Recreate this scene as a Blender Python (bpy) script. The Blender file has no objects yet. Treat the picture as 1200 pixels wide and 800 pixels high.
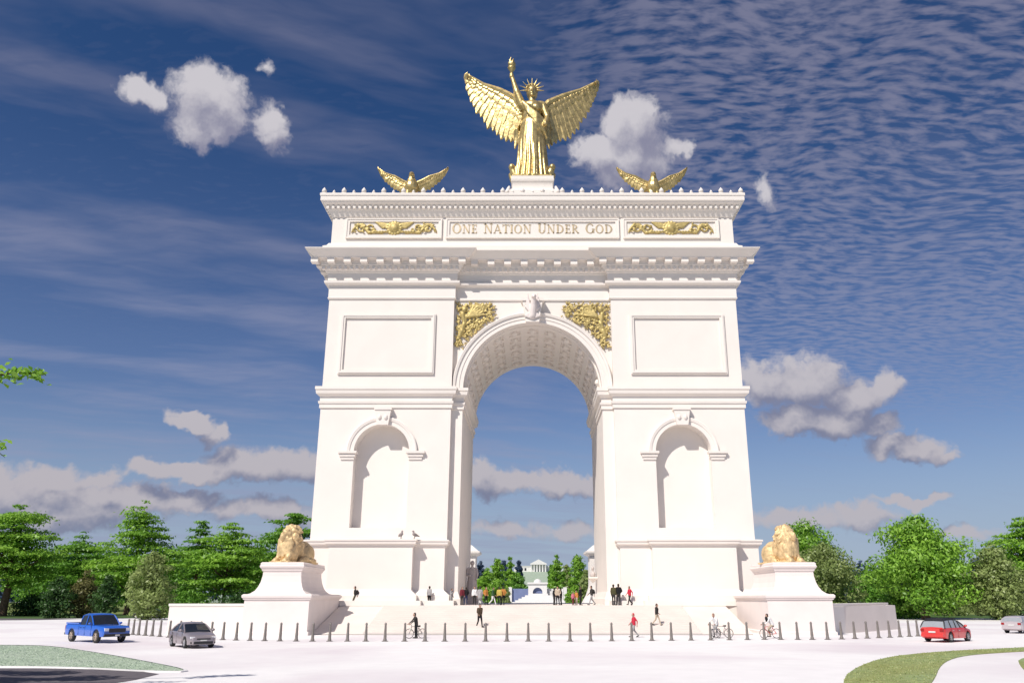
import bpy, bmesh, math, random
import numpy as np
from mathutils import Vector, Matrix, Euler

R = math.radians
SC = bpy.context.scene
COL = SC.collection

# ------------------------------------------------------------------ survey of the photograph
# a pixel of the 1200 x 800 photograph gives a sight line; things are then set out in metres
FPX = 949.0
TH = math.atan(300 / FPX)
CT, ST = math.cos(TH), math.sin(TH)
HC, CX = 3.0, 624.0

def sight(x, y):
    u = (x - CX) / FPX
    v = (400 - y) / FPX
    return u, CT - v * ST, ST + v * CT

def PL(x, y, Y):
    a, b, e = sight(x, y)
    t = Y / b
    return a * t, HC + e * t

def G(x, y, z=0.0):
    a, b, e = sight(x, y)
    t = (z - HC) / e
    return a * t, b * t

def PXM(Y):
    return FPX / (Y / 1.055)

# ------------------------------------------------------------------ materials
def nodes_of(m):
    m.use_nodes = True
    nt = m.node_tree
    return nt, nt.nodes, nt.links

def mat(name, col, rough=0.6, metal=0.0, var=0.08, scale=3.0, bump=0.0, bscale=20.0, spec=0.5, emit=None,
        coat=0.0, var2=0.0, scale2=0.15, tint2=None):
    m = bpy.data.materials.new(name)
    nt, N, L = nodes_of(m)
    b = N['Principled BSDF']
    b.inputs['Roughness'].default_value = rough
    b.inputs['Metallic'].default_value = metal
    b.inputs['Specular IOR Level'].default_value = spec
    if coat:
        b.inputs['Coat Weight'].default_value = coat
        b.inputs['Coat Roughness'].default_value = 0.05
    tc = N.new('ShaderNodeTexCoord')
    c = Vector(col)
    no = N.new('ShaderNodeTexNoise')
    no.inputs['Scale'].default_value = scale
    no.inputs['Detail'].default_value = 5
    L.new(tc.outputs['Object'], no.inputs['Vector'])
    rp = N.new('ShaderNodeValToRGB')
    rp.color_ramp.elements[0].position = 0.3
    rp.color_ramp.elements[1].position = 0.7
    rp.color_ramp.elements[0].color = (*(c * (1 - var)), 1)
    rp.color_ramp.elements[1].color = (*[min(1, x * (1 + var)) for x in c], 1)
    L.new(no.outputs['Fac'], rp.inputs['Fac'])
    out = rp.outputs['Color']
    if var2:
        n2 = N.new('ShaderNodeTexNoise')
        n2.inputs['Scale'].default_value = scale2
        n2.inputs['Detail'].default_value = 6
        n2.inputs['Distortion'].default_value = 0.6
        L.new(tc.outputs['Object'], n2.inputs['Vector'])
        mr = N.new('ShaderNodeMapRange')
        mr.inputs['From Min'].default_value = 0.45
        mr.inputs['From Max'].default_value = 0.7
        mr.inputs['To Max'].default_value = var2
        L.new(n2.outputs['Fac'], mr.inputs['Value'])
        mx = N.new('ShaderNodeMix')
        mx.data_type = 'RGBA'
        mx.inputs['B'].default_value = (*(tint2 or (c * 0.6)), 1)
        L.new(mr.outputs['Result'], mx.inputs['Factor'])
        L.new(out, mx.inputs['A'])
        out = mx.outputs['Result']
    L.new(out, b.inputs['Base Color'])
    if bump:
        n3 = N.new('ShaderNodeTexNoise')
        n3.inputs['Scale'].default_value = bscale
        n3.inputs['Detail'].default_value = 4
        L.new(tc.outputs['Object'], n3.inputs['Vector'])
        bp = N.new('ShaderNodeBump')
        bp.inputs['Strength'].default_value = bump
        bp.inputs['Distance'].default_value = 0.05
        L.new(n3.outputs['Fac'], bp.inputs['Height'])
        L.new(bp.outputs['Normal'], b.inputs['Normal'])
    if emit:
        b.inputs['Emission Color'].default_value = (*emit, 1)
        b.inputs['Emission Strength'].default_value = 1
    return m

def leaf_mat(name, c0, c1, trans=0.35):
    m = bpy.data.materials.new(name)
    nt, N, L = nodes_of(m)
    N.remove(N['Principled BSDF'])
    at = N.new('ShaderNodeAttribute')
    at.attribute_name = 'tint'
    mx = N.new('ShaderNodeMix')
    mx.data_type = 'RGBA'
    mx.inputs['A'].default_value = (*c0, 1)
    mx.inputs['B'].default_value = (*c1, 1)
    L.new(at.outputs['Fac'], mx.inputs['Factor'])
    d = N.new('ShaderNodeBsdfDiffuse')
    t = N.new('ShaderNodeBsdfTranslucent')
    g = N.new('ShaderNodeBsdfGlossy')
    g.inputs['Roughness'].default_value = 0.45
    L.new(mx.outputs['Result'], d.inputs['Color'])
    L.new(mx.outputs['Result'], t.inputs['Color'])
    s = N.new('ShaderNodeMixShader')
    s.inputs[0].default_value = trans
    L.new(d.outputs[0], s.inputs[1])
    L.new(t.outputs[0], s.inputs[2])
    s2 = N.new('ShaderNodeMixShader')
    s2.inputs[0].default_value = 0.03
    L.new(s.outputs[0], s2.inputs[1])
    L.new(g.outputs[0], s2.inputs[2])
    L.new(s2.outputs[0], N['Material Output'].inputs['Surface'])
    return m

M = {}
M['stone'] = mat('white_stone', (0.79, 0.73, 0.675), 0.75, var=0.025, scale=0.35, bump=0.05, bscale=6, spec=0.25)
M['pedestal'] = mat('pinkish_stone', (0.76, 0.68, 0.645), 0.75, var=0.03, scale=0.8, bump=0.06, bscale=8, spec=0.25)
M['stair'] = mat('stair_stone', (0.72, 0.65, 0.60), 0.8, var=0.04, scale=0.5, bump=0.05, bscale=8, spec=0.2)
M['plaza'] = mat('plaza_stone', (0.74, 0.665, 0.61), 0.8, var=0.04, scale=0.5, bump=0.05, bscale=8, spec=0.2)
M['road'] = mat('pale_concrete_road', (0.80, 0.775, 0.765), 0.85, var=0.03, scale=0.8, bump=0.08, bscale=9, spec=0.2,
                var2=0.8, scale2=0.06, tint2=(0.64, 0.565, 0.595))
M['asphalt'] = mat('dark_asphalt', (0.13, 0.115, 0.125), 0.9, var=0.15, scale=5, bump=0.15, bscale=40, spec=0.2)
M['grass'] = mat('lawn_grass', (0.17, 0.225, 0.075), 0.9, var=0.2, scale=1.5, bump=0.5, bscale=14, spec=0.1,
                 var2=0.6, scale2=0.12, tint2=(0.21, 0.19, 0.04))
M['grass_pale'] = mat('pale_lawn_grass', (0.36, 0.44, 0.33), 0.9, var=0.2, scale=1.5, bump=0.5, bscale=14, spec=0.1,
                      var2=0.5, scale2=0.2, tint2=(0.47, 0.51, 0.44))
M['grass_olive'] = mat('olive_lawn_grass', (0.27, 0.33, 0.15), 0.9, var=0.2, scale=1.5, bump=0.5, bscale=14, spec=0.1, var2=0.7, scale2=0.12, tint2=(0.28, 0.25, 0.06))
M['far_ground'] = mat('meadow_ground', (0.07, 0.12, 0.04), 0.95, var=0.25, scale=0.05, spec=0.1)
M['kerb'] = mat('kerb_concrete', (0.72, 0.70, 0.69), 0.8, var=0.04, scale=2)
M['shade_strip_plate'] = mat('shade_strip_and_plate_iron', (0.16, 0.14, 0.13), 0.6, metal=0.3, var=0.1, scale=9)  # dark iron of the bollard plates, also colours the painted contact shade strip
M['gold'] = mat('gilded_bronze', (0.55, 0.415, 0.18), 0.40, metal=0.7, var=0.3, scale=1.6, bump=0.8, bscale=2.6)
M['gold_lion'] = mat('matt_gilding', (0.66, 0.48, 0.255), 0.55, metal=0.3, var=0.3, scale=2.5, bump=0.8, bscale=6)
M['gold_relief'] = mat('relief_gilding', (0.50, 0.39, 0.155), 0.55, metal=0.4, var=0.25, scale=2.5, bump=0.4, bscale=8)
M['bronze_letter'] = mat('letter_bronze', (0.50, 0.40, 0.26), 0.55, metal=0.5, var=0.15, scale=3)
M['statue_stone'] = mat('weathered_grey_stone', (0.50, 0.45, 0.43), 0.8, var=0.12, scale=3, bump=0.1)
M['bollard'] = mat('painted_steel_bollard', (0.19, 0.17, 0.155), 0.55, var=0.1, scale=4, spec=0.4)
M['bark'] = mat('tree_bark', (0.13, 0.085, 0.06), 0.95, var=0.3, scale=4, bump=0.6, bscale=9, spec=0.1)
M['tyre'] = mat('tyre_rubber', (0.02, 0.02, 0.02), 0.85, var=0.1)
M['rim'] = mat('alloy_rim', (0.55, 0.53, 0.52), 0.35, metal=0.8, var=0.05)
M['rim_tan'] = mat('dusty_rim', (0.42, 0.34, 0.28), 0.5, metal=0.4, var=0.1)
M['glass'] = mat('dark_car_glass', (0.015, 0.018, 0.022), 0.06, var=0.05, spec=0.8)
M['glass_light'] = mat('bright_car_glass', (0.30, 0.32, 0.34), 0.08, var=0.05, spec=0.8)
M['blue_paint'] = mat('blue_car_paint', (0.015, 0.11, 0.52), 0.3, var=0.04, scale=2, coat=0.8)
M['silver_paint'] = mat('grey_mauve_car_paint', (0.33, 0.285, 0.295), 0.35, metal=0.4, var=0.03, coat=0.6)
M['red_paint'] = mat('red_car_paint', (0.60, 0.03, 0.025), 0.3, var=0.04, coat=0.8)
M['pale_paint'] = mat('pale_silver_car_paint', (0.55, 0.49, 0.50), 0.35, metal=0.3, var=0.03, coat=0.6)
M['trim'] = mat('black_plastic_trim', (0.02, 0.02, 0.022), 0.55, var=0.1)
M['lamp'] = mat('headlamp_lens', (0.7, 0.7, 0.72), 0.12, var=0.03, spec=0.8)
M['tail'] = mat('tail_lamp_lens', (0.30, 0.01, 0.01), 0.2, var=0.05)
M['plate'] = mat('number_plate_blank', (0.6, 0.6, 0.58), 0.5, var=0.03)
M['chrome'] = mat('chrome_metal', (0.7, 0.7, 0.7), 0.2, metal=1.0, var=0.03)
M['skin'] = mat('skin', (0.42, 0.25, 0.18), 0.6, var=0.05, scale=8)
M['skin_dark'] = mat('skin_brown', (0.13, 0.07, 0.05), 0.6, var=0.05, scale=8)
M['hair'] = mat('dark_hair', (0.02, 0.014, 0.01), 0.7, var=0.2, scale=20)
M['shoe'] = mat('shoe_leather', (0.04, 0.035, 0.03), 0.6)
M['white_wall'] = mat('white_painted_masonry', (0.72, 0.70, 0.68), 0.8, var=0.03)
M['stone_blue_shade'] = mat('blue_shaded_stone', (0.17, 0.21, 0.37), 0.8, var=0.12, scale=0.3)  # blue sky-lit shade painted into the base colour of the memorial stone
M['bird'] = mat('grey_plumage', (0.30, 0.26, 0.25), 0.8, var=0.3, scale=8)
for nm, c in dict(black=(0.02, 0.02, 0.022), charcoal=(0.045, 0.042, 0.04), olive=(0.075, 0.07, 0.035), brown=(0.085, 0.06, 0.04),
                  white=(0.75, 0.74, 0.73), grey=(0.33, 0.32, 0.32), red=(0.50, 0.035, 0.06), orange=(0.50, 0.22, 0.06),
                  yellow=(0.48, 0.36, 0.09), maroon=(0.16, 0.03, 0.04), green=(0.05, 0.10, 0.05), beige=(0.46, 0.38, 0.29),
                  navy=(0.025, 0.035, 0.09), pink=(0.60, 0.18, 0.24)).items():
    M['cloth_' + nm] = mat(nm + '_cloth', c, 0.9, var=0.12, scale=9, spec=0.1)
M['leaf_bright'] = leaf_mat('bright_green_leaves', (0.115, 0.28, 0.024), (0.37, 0.62, 0.08), 0.44)
M['leaf_deep'] = leaf_mat('deep_green_leaves', (0.08, 0.22, 0.026), (0.24, 0.47, 0.06), 0.42)
M['leaf_olive'] = leaf_mat('olive_green_leaves', (0.20, 0.28, 0.075), (0.40, 0.48, 0.18), 0.44)
M['leaf_dark'] = leaf_mat('dark_green_leaves', (0.03, 0.08, 0.02), (0.07, 0.15, 0.035), 0.3)
M['leaf_brown'] = leaf_mat('brownish_leaves', (0.13, 0.13, 0.045), (0.22, 0.21, 0.075), 0.3)
M['leaf_pale'] = leaf_mat('pale_grass_blades', (0.40, 0.50, 0.36), (0.60, 0.66, 0.56), 0.2)
M['leaf_grass'] = leaf_mat('olive_grass_blades', (0.26, 0.34, 0.12), (0.46, 0.47, 0.22), 0.2)
M['leaf_haze_blue'] = leaf_mat('haze_blue_leaves', (0.03, 0.055, 0.10), (0.06, 0.095, 0.165), 0.2)  # blue of distance painted into the leaf colour; no haze volume is built

# ------------------------------------------------------------------ mesh builder
class MB:
    def __init__(s):
        s.v, s.f, s.m = [], [], []

    def add(s, vs, fs, mi=0):
        b = len(s.v)
        s.v.extend([tuple(p) for p in vs])
        s.f.extend([tuple(b + i for i in f) for f in fs])
        s.m.extend([mi] * len(fs))
        return s

    def box(s, x0, x1, y0, y1, z0, z1, mi=0, rot=None, at=None):
        vs = [Vector((x, y, z)) for x in (x0, x1) for y in (y0, y1) for z in (z0, z1)]
        if rot is not None:
            mt = Euler(rot).to_matrix()
            vs = [mt @ p for p in vs]
        if at is not None:
            vs = [p + Vector(at) for p in vs]
        return s.add(vs, [(0, 1, 3, 2), (4, 6, 7, 5), (0, 4, 5, 1), (2, 3, 7, 6), (0, 2, 6, 4), (1, 5, 7, 3)], mi)

    def stack(s, plan, prof, mi=0, cap=True):
        """rings of the plan polygon (counter-clockwise), pushed out by each offset, at each height"""
        n = len(plan)
        rings = []
        for off, z in prof:
            ring = []
            for i in range(n):
                p0, p1, p2 = Vector(plan[i - 1]), Vector(plan[i]), Vector(plan[(i + 1) % n])
                d1, d2 = (p1 - p0).normalized(), (p2 - p1).normalized()
                n1, n2 = Vector((d1.y, -d1.x)), Vector((d2.y, -d2.x))
                bis = n1 + n2
                q = p1 + bis * (off / max(0.2, 1 + n1.dot(n2)))
                ring.append((q.x, q.y, z))
            rings.append(ring)
        vs = [p for r in rings for p in r]
        fs = []
        for k in range(len(rings) - 1):
            for i in range(n):
                a, b = k * n + i, k * n + (i + 1) % n
                fs.append((a, b, b + n, a + n))
        if cap:
            fs.append(tuple(range(n - 1, -1, -1)))
            fs.append(tuple((len(rings) - 1) * n + i for i in range(n)))
        return s.add(vs, fs, mi)

    def prism(s, pts, y0, y1, mi=0):
        """polygon in the XZ plane given to depth y0..y1"""
        n = len(pts)
        vs = [(x, y0, z) for x, z in pts] + [(x, y1, z) for x, z in pts]
        fs = [tuple(range(n)), tuple(range(2 * n - 1, n - 1, -1))]
        fs += [(i, i + n, (i + 1) % n + n, (i + 1) % n) for i in range(n)]
        return s.add(vs, fs, mi)

    def sweep_arc(s, cx, cz, prof, a0, a1, n=32, mi=0):
        """profile of (radius, y) points swept about a Y axis through (cx, cz)"""
        k = len(prof)
        vs, fs = [], []
        for i in range(n + 1):
            a = a0 + (a1 - a0) * i / n
            for r, y in prof:
                vs.append((cx + r * math.cos(a), y, cz + r * math.sin(a)))
        for i in range(n):
            for j in range(k):
                j2 = (j + 1) % k
                fs.append((i * k + j, i * k + j2, (i + 1) * k + j2, (i + 1) * k + j))
        fs.append(tuple(range(k)))
        fs.append(tuple(n * k + j for j in range(k - 1, -1, -1)))
        return s.add(vs, fs, mi)

    def tube(s, path, rad, seg=8, mi=0, cap=True):
        path = [Vector(p) for p in path]
        if not hasattr(rad, '__len__'):
            rad = [rad] * len(path)
        vs, fs = [], []
        up = Vector((0, 0, 1))
        for i, p in enumerate(path):
            d = (path[min(i + 1, len(path) - 1)] - path[max(i - 1, 0)]).normalized()
            a = d.cross(up if abs(d.z) < 0.95 else Vector((1, 0, 0))).normalized()
            b = d.cross(a)
            for k in range(seg):
                t = 2 * math.pi * k / seg
                vs.append(p + (a * math.cos(t) + b * math.sin(t)) * rad[i])
        for i in range(len(path) - 1):
            for k in range(seg):
                k2 = (k + 1) % seg
                fs.append((i * seg + k, i * seg + k2, (i + 1) * seg + k2, (i + 1) * seg + k))
        if cap:
            fs.append(tuple(range(seg - 1, -1, -1)))
            fs.append(tuple((len(path) - 1) * seg + k for k in range(seg)))
        return s.add(vs, fs, mi)

    def lathe(s, prof, seg=24, at=(0, 0, 0), mi=0, fold=None):
        vs, fs = [], []
        n = len(prof)
        for i, (r, z) in enumerate(prof):
            for k in range(seg):
                t = 2 * math.pi * k / seg
                rr = r * (fold(t, z) if fold else 1)
                vs.append((at[0] + rr * math.cos(t), at[1] + rr * math.sin(t), at[2] + z))
        for i in range(n - 1):
            for k in range(seg):
                k2 = (k + 1) % seg
                fs.append((i * seg + k, i * seg + k2, (i + 1) * seg + k2, (i + 1) * seg + k))
        fs.append(tuple(range(seg - 1, -1, -1)))
        fs.append(tuple((n - 1) * seg + k for k in range(seg)))
        return s.add(vs, fs, mi)

    def ell(s, c, r, rot=(0, 0, 0), seg=12, rings=8, mi=0):
        mt = Euler(rot).to_matrix()
        c = Vector(c)
        vs = [c + mt @ Vector((0, 0, r[2]))]
        for i in range(1, rings):
            p = math.pi * i / rings
            for k in range(seg):
                t = 2 * math.pi * k / seg
                vs.append(c + mt @ Vector((r[0] * math.sin(p) * math.cos(t), r[1] * math.sin(p) * math.sin(t), r[2] * math.cos(p))))
        vs.append(c + mt @ Vector((0, 0, -r[2])))
        fs = []
        for k in range(seg):
            fs.append((0, 1 + k, 1 + (k + 1) % seg))
            e = 1 + (rings - 2) * seg
            fs.append((e + k, len(vs) - 1, e + (k + 1) % seg))
        for i in range(rings - 2):
            for k in range(seg):
                a, b = 1 + i * seg + k, 1 + i * seg + (k + 1) % seg
                fs.append((a, a + seg, b + seg, b))
        return s.add(vs, fs, mi)

    def rc(s, p0, p1, r0, r1, seg=10, mi=0):
        """tapered limb with rounded ends"""
        p0, p1 = Vector(p0), Vector(p1)
        d = (p1 - p0)
        if d.length < 1e-6:
            return s.ell(p0, (r0, r0, r0), mi=mi)
        d.normalize()
        path, rad = [], []
        for a in (80, 50, 20):
            path.append(p0 - d * r0 * math.sin(R(a))); rad.append(r0 * math.cos(R(a)))
        path.append(p0 + d * 0.001); rad.append(r0)
        path.append(p1 - d * 0.001); rad.append(r1)
        for a in (20, 50, 80):
            path.append(p1 + d * r1 * math.sin(R(a))); rad.append(r1 * math.cos(R(a)))
        a = d.cross(Vector((0, 0, 1)) if abs(d.z) < 0.95 else Vector((1, 0, 0))).normalized()
        b = d.cross(a)
        vs, fs = [], []
        for p, r in zip(path, rad):
            for k in range(seg):
                t = 2 * math.pi * k / seg
                vs.append(p + (a * math.cos(t) + b * math.sin(t)) * r)
        n = len(path)
        for i in range(n - 1):
            for k in range(seg):
                k2 = (k + 1) % seg
                fs.append((i * seg + k, (i + 1) * seg + k, (i + 1) * seg + k2, i * seg + k2))
        fs.append(tuple(range(seg)))
        fs.append(tuple((n - 1) * seg + k for k in range(seg - 1, -1, -1)))
        return s.add(vs, fs, mi)

    def mesh(s, name, mats, smooth=False, fix=True):
        me = bpy.data.meshes.new(name)
        me.from_pydata([tuple(p) for p in s.v], [], s.f)
        for m in mats if isinstance(mats, (list, tuple)) else [mats]:
            me.materials.append(m)
        me.polygons.foreach_set('material_index', s.m)
        if fix:
            bm = bmesh.new(); bm.from_mesh(me)
            bmesh.ops.recalc_face_normals(bm, faces=bm.faces)
            bm.to_mesh(me); bm.free()
        if smooth:
            me.polygons.foreach_set('use_smooth', [True] * len(me.polygons))
        me.update()
        return me

    def build(s, name, mats, parent=None, smooth=False, world=False, fix=True, bevel=0, angle=None):
        me = s.mesh(name, mats, smooth, fix)
        o = link(name, me, parent, world)
        if bevel:
            b = o.modifiers.new('bevel', 'BEVEL'); b.width = bevel; b.segments = 2; b.limit_method = 'ANGLE'
        if angle is not None:
            me.shade_smooth() if hasattr(me, 'shade_smooth') else None
            me.set_sharp_from_angle(angle=R(angle))
        return o

def link(name, me, parent=None, world=False):
    o = bpy.data.objects.new(name, me)
    COL.objects.link(o)
    if parent is not None:
        o.parent = parent
        if world:
            o.matrix_parent_inverse = Matrix.Translation(-Vector(parent.location))
    return o

def tag(o, label=None, cat=None, group=None, kind=None):
    if label: o['label'] = label
    if cat: o['category'] = cat
    if group: o['group'] = group
    if kind: o['kind'] = kind
    return o

def thing(name, label, cat, loc=(0, 0, 0), rz=0.0, group=None):
    o = bpy.data.objects.new(name, None)
    o.empty_display_size = 0.3
    COL.objects.link(o)
    o.location = loc
    o.rotation_euler = (0, 0, rz)
    return tag(o, label, cat, group)

def kids(o):
    return [c for c in bpy.data.objects if c.parent == o]

def copy_tree(o, parent=None):
    c = o.copy(); COL.objects.link(c)
    if parent is not None:
        c.parent = parent
    for ch in kids(o):
        copy_tree(ch, c)
    return c

def remesh(mb, voxel, smooth=2, factor=0.5):
    """melt overlapping solids of a builder into one skin"""
    me = mb.mesh('melt', [])
    o = bpy.data.objects.new('melt', me); COL.objects.link(o)
    r = o.modifiers.new('r', 'REMESH'); r.mode = 'VOXEL'; r.voxel_size = voxel; r.use_smooth_shade = True
    if smooth:
        sm = o.modifiers.new('s', 'SMOOTH'); sm.iterations = smooth; sm.factor = factor
    dg = bpy.context.evaluated_depsgraph_get(); dg.update()
    out = bpy.data.meshes.new_from_object(o.evaluated_get(dg))
    bpy.data.objects.remove(o); bpy.data.meshes.remove(me)
    out.materials.clear()
    out.polygons.foreach_set('use_smooth', [True] * len(out.polygons))
    return out

# ------------------------------------------------------------------ camera, sun, sky
cam = bpy.data.cameras.new('camera')
co = bpy.data.objects.new('camera', cam); COL.objects.link(co)
co.location = (0, 0, HC)
co.rotation_euler = (math.pi / 2 + TH, 0, 0)
cam.sensor_width = 36.0
cam.lens = FPX / 1200 * 36.0
cam.shift_x = -(CX - 600) / 1200
cam.clip_start = 0.1
cam.clip_end = 20000
SC.camera = co

AZ, EL = R(34), R(46)
SUN = Vector((-math.sin(AZ) * math.cos(EL), -math.cos(AZ) * math.cos(EL), math.sin(EL)))
sl = bpy.data.lights.new('sun', 'SUN'); sl.energy = 4.6; sl.angle = R(0.5); sl.color = (1.0, 0.945, 0.87)
so = bpy.data.objects.new('sun', sl); COL.objects.link(so)
so.rotation_euler = (-SUN).to_track_quat('-Z', 'Y').to_euler()
so.location = (-60, -60, 90)

SC.view_settings.view_transform = 'Standard'
SC.view_settings.look = 'None'
SC.view_settings.gamma = 1
SC.view_settings.exposure = 0.08
SC.render.engine = 'CYCLES'
SC.cycles.max_bounces = 6
SC.cycles.use_denoising = True

def ang(x, y):
    d = Vector(sight(x, y)).normalized()
    return math.atan2(d.x, d.y), math.asin(d.z)

def make_sky():
    w = bpy.data.worlds.new('World'); SC.world = w; w.use_nodes = True
    try:
        w.cycles.sampling_method = 'MANUAL'; w.cycles.sample_map_resolution = 512
    except Exception:
        pass
    nt = w.node_tree; N, L = nt.nodes, nt.links
    bg = N['Background']
    SS = 0.075
    bg.inputs['Strength'].default_value = SS
    sky = N.new('ShaderNodeTexSky'); sky.sky_type = 'NISHITA'; sky.sun_disc = False
    sky.sun_elevation = EL; sky.sun_rotation = math.pi + AZ
    sky.air_density = 1.0; sky.dust_density = 0.3; sky.ozone_density = 3.0; sky.altitude = 300
    def val(x):
        n = N.new('ShaderNodeValue'); n.outputs[0].default_value = x; return n.outputs[0]
    def ma(op, a, b=None, c=None, clamp=False):
        n = N.new('ShaderNodeMath'); n.operation = op; n.use_clamp = clamp
        for i, x in enumerate((a, b, c)):
            if x is None: continue
            if isinstance(x, (int, float)): n.inputs[i].default_value = x
            else: L.new(x, n.inputs[i])
        return n.outputs[0]
    def vm(op, a, b=None, out=0):
        n = N.new('ShaderNodeVectorMath'); n.operation = op
        for i, x in enumerate((a, b)):
            if x is None: continue
            if isinstance(x, tuple): n.inputs[i].default_value = x
            elif isinstance(x, (int, float)): n.inputs['Scale'].default_value = x
            else: L.new(x, n.inputs[i])
        return n.outputs['Value' if out else 0]
    def noise(v, sc, det=4, rough=0.5, dist=0.0, color=False):
        n = N.new('ShaderNodeTexNoise'); n.inputs['Scale'].default_value = sc; n.inputs['Detail'].default_value = det
        n.inputs['Roughness'].default_value = rough; n.inputs['Distortion'].default_value = dist
        L.new(v, n.inputs['Vector'])
        return n.outputs['Color' if color else 'Fac']
    def ss(x, a, b, lo=0.0, hi=1.0):
        n = N.new('ShaderNodeMapRange'); n.interpolation_type = 'SMOOTHSTEP'
        L.new(x, n.inputs['Value'])
        for k, q in (('From Min', a), ('From Max', b), ('To Min', lo), ('To Max', hi)): n.inputs[k].default_value = q
        return n.outputs['Result']
    def mix(f, a, b):
        n = N.new('ShaderNodeMix'); n.data_type = 'RGBA'
        if isinstance(f, float): n.inputs['Factor'].default_value = f
        else: L.new(f, n.inputs['Factor'])
        for k, x in (('A', a), ('B', b)):
            if isinstance(x, tuple): n.inputs[k].default_value = (*x, 1)
            else: L.new(x, n.inputs[k])
        return n.outputs['Result']
    tc = N.new('ShaderNodeTexCoord')
    d = tc.outputs['Generated']
    sp = N.new('ShaderNodeSeparateXYZ'); L.new(d, sp.inputs[0])
    X, Y, Z = sp.outputs
    az = ma('ARCTAN2', X, Y)
    el = ma('ARCSINE', Z)
    zz = ma('MAXIMUM', ma('ADD', Z, 0.10), 0.02)
    # clear air: the sky texture, deeper blue overhead and greyer towards the horizon as in the photograph
    def hsv(c, h, sa, v):
        n = N.new('ShaderNodeHueSaturation'); n.inputs['Hue'].default_value = h; n.inputs['Saturation'].default_value = sa; n.inputs['Value'].default_value = v
        L.new(c, n.inputs['Color']); return n.outputs[0]
    low = hsv(sky.outputs[0], 0.515, 1.16, 1.0)
    top_ = hsv(sky.outputs[0], 0.508, 1.38, 0.80)
    col = mix(ss(el, 0.18, 0.62), low, top_)
    col = mix(ss(el, 0.24, 0.0, 0.0, 0.85), col, tuple(c / SS for c in (0.30, 0.37, 0.52)))
    # flat cloud layer high up: positions on a plane overhead
    cmb = N.new('ShaderNodeCombineXYZ')
    L.new(ma('DIVIDE', X, zz), cmb.inputs[0]); L.new(ma('DIVIDE', Y, zz), cmb.inputs[1])
    p = cmb.outputs[0]
    warp = vm('SCALE', vm('SUBTRACT', noise(p, 2.2, 3, color=True), (0.5, 0.5, 0.5)), 0.16)
    pw = vm('ADD', p, warp)
    # mackerel flecks: most of them on the right
    rip = noise(vm('MULTIPLY', pw, (15.0, 36.0, 1.0)), 1.5, 3, 0.5)
    rip2 = noise(vm('MULTIPLY', pw, (5.0, 13.0, 1.0)), 1.4, 3, 0.5)
    big = noise(p, 1.1, 4, 0.5)
    right = ss(az, -0.12, 0.24, 0.15, 1.0)
    cover = ma('ADD', ma('MULTIPLY', big, 0.28), ma('MULTIPLY', rip2, 0.30))
    ripm = ma('MULTIPLY', ss(ma('ADD', rip, cover), 0.55, 0.98), right)
    ripm = ma('MULTIPLY', ripm, ss(el, 0.12, 0.30, 0.0, 1.0))
    # thin veils on the left, drawn out slantwise
    rot = N.new('ShaderNodeVectorRotate'); rot.rotation_type = 'Z_AXIS'; rot.inputs['Angle'].default_value = R(-24)
    L.new(pw, rot.inputs['Vector'])
    veil = noise(vm('MULTIPLY', rot.outputs[0], (0.8, 2.6, 1.0)), 1.3, 5, 0.55)
    fine = noise(vm('MULTIPLY', pw, (5.0, 16.0, 1.0)), 1.2, 4, 0.55)
    veilm = ma('MULTIPLY', ss(veil, 0.34, 0.74), ss(fine, 0.22, 0.62, 0.6, 1.0))
    left = ss(az, 0.25, -0.05, 0.3, 1.0)
    veilm = ma('MULTIPLY', veilm, left)
    thin = ma('MAXIMUM', 0.07, ma('MAXIMUM', ma('MULTIPLY', ripm, ss(el, 0.2, 0.5, 0.55, 0.72)), ma('MULTIPLY', veilm, 0.58)))
    thinc = mix(ss(el, 0.2, 0.6), (0.28, 0.305, 0.445), (0.235, 0.235, 0.335))
    st_n = N.new('ShaderNodeVectorMath'); st_n.operation = 'SCALE'; st_n.inputs['Scale'].default_value = 1 / SS
    L.new(thinc, st_n.inputs[0])
    col = mix(thin, col, st_n.outputs[0])
    # heaped clouds: ellipses in bearing and height, their edges broken up by noise
    blobs = []
    def blob(x, y, rx, ry, k=1.0):
        a0, e0 = ang(x, y); a1, _ = ang(x + rx, y); _, e1 = ang(x, y - ry)
        blobs.append((a0, e0, a1 - a0, e1 - e0, k))
    for b in [(170, 110, 30, 24), (246, 118, 52, 52), (262, 140, 40, 36), (230, 150, 34, 30, .8), (316, 142, 28, 30), (322, 162, 22, 26, .75),
              (742, 152, 40, 46), (704, 182, 44, 30), (742, 186, 56, 34), (798, 174, 20, 20, .8), (722, 206, 34, 24, .7),
              (895, 446, 34, 34), (945, 450, 66, 38), (1000, 462, 52, 30), (1036, 448, 20, 24, .8),
              (930, 494, 48, 24), (985, 495, 62, 26), (1036, 500, 32, 18, .9), (1060, 524, 58, 17), (1102, 528, 24, 11, .8),
              (224, 492, 26, 15), (250, 508, 20, 18, .85),
              (180, 552, 36, 16), (230, 550, 70, 17), (300, 545, 76, 24), (352, 542, 60, 24),
              (600, 562, 62, 24), (662, 564, 60, 20), (560, 552, 30, 20), (590, 620, 60, 14, .6), (670, 622, 50, 15, .6),
              (50, 568, 60, 30), (0, 575, 50, 28), (112, 560, 34, 20, .8), (140, 588, 110, 22), (60, 600, 120, 26), (220, 585, 50, 18),
              (310, 600, 90, 20, .7), (930, 606, 80, 20, .75), (1010, 604, 60, 18, .7), (1065, 585, 56, 9, .8), (900, 222, 14, 22, .5), (1130, 625, 60, 10, .5),
              (310, 78, 12, 12, .5)]:
        blob(*b)
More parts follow.
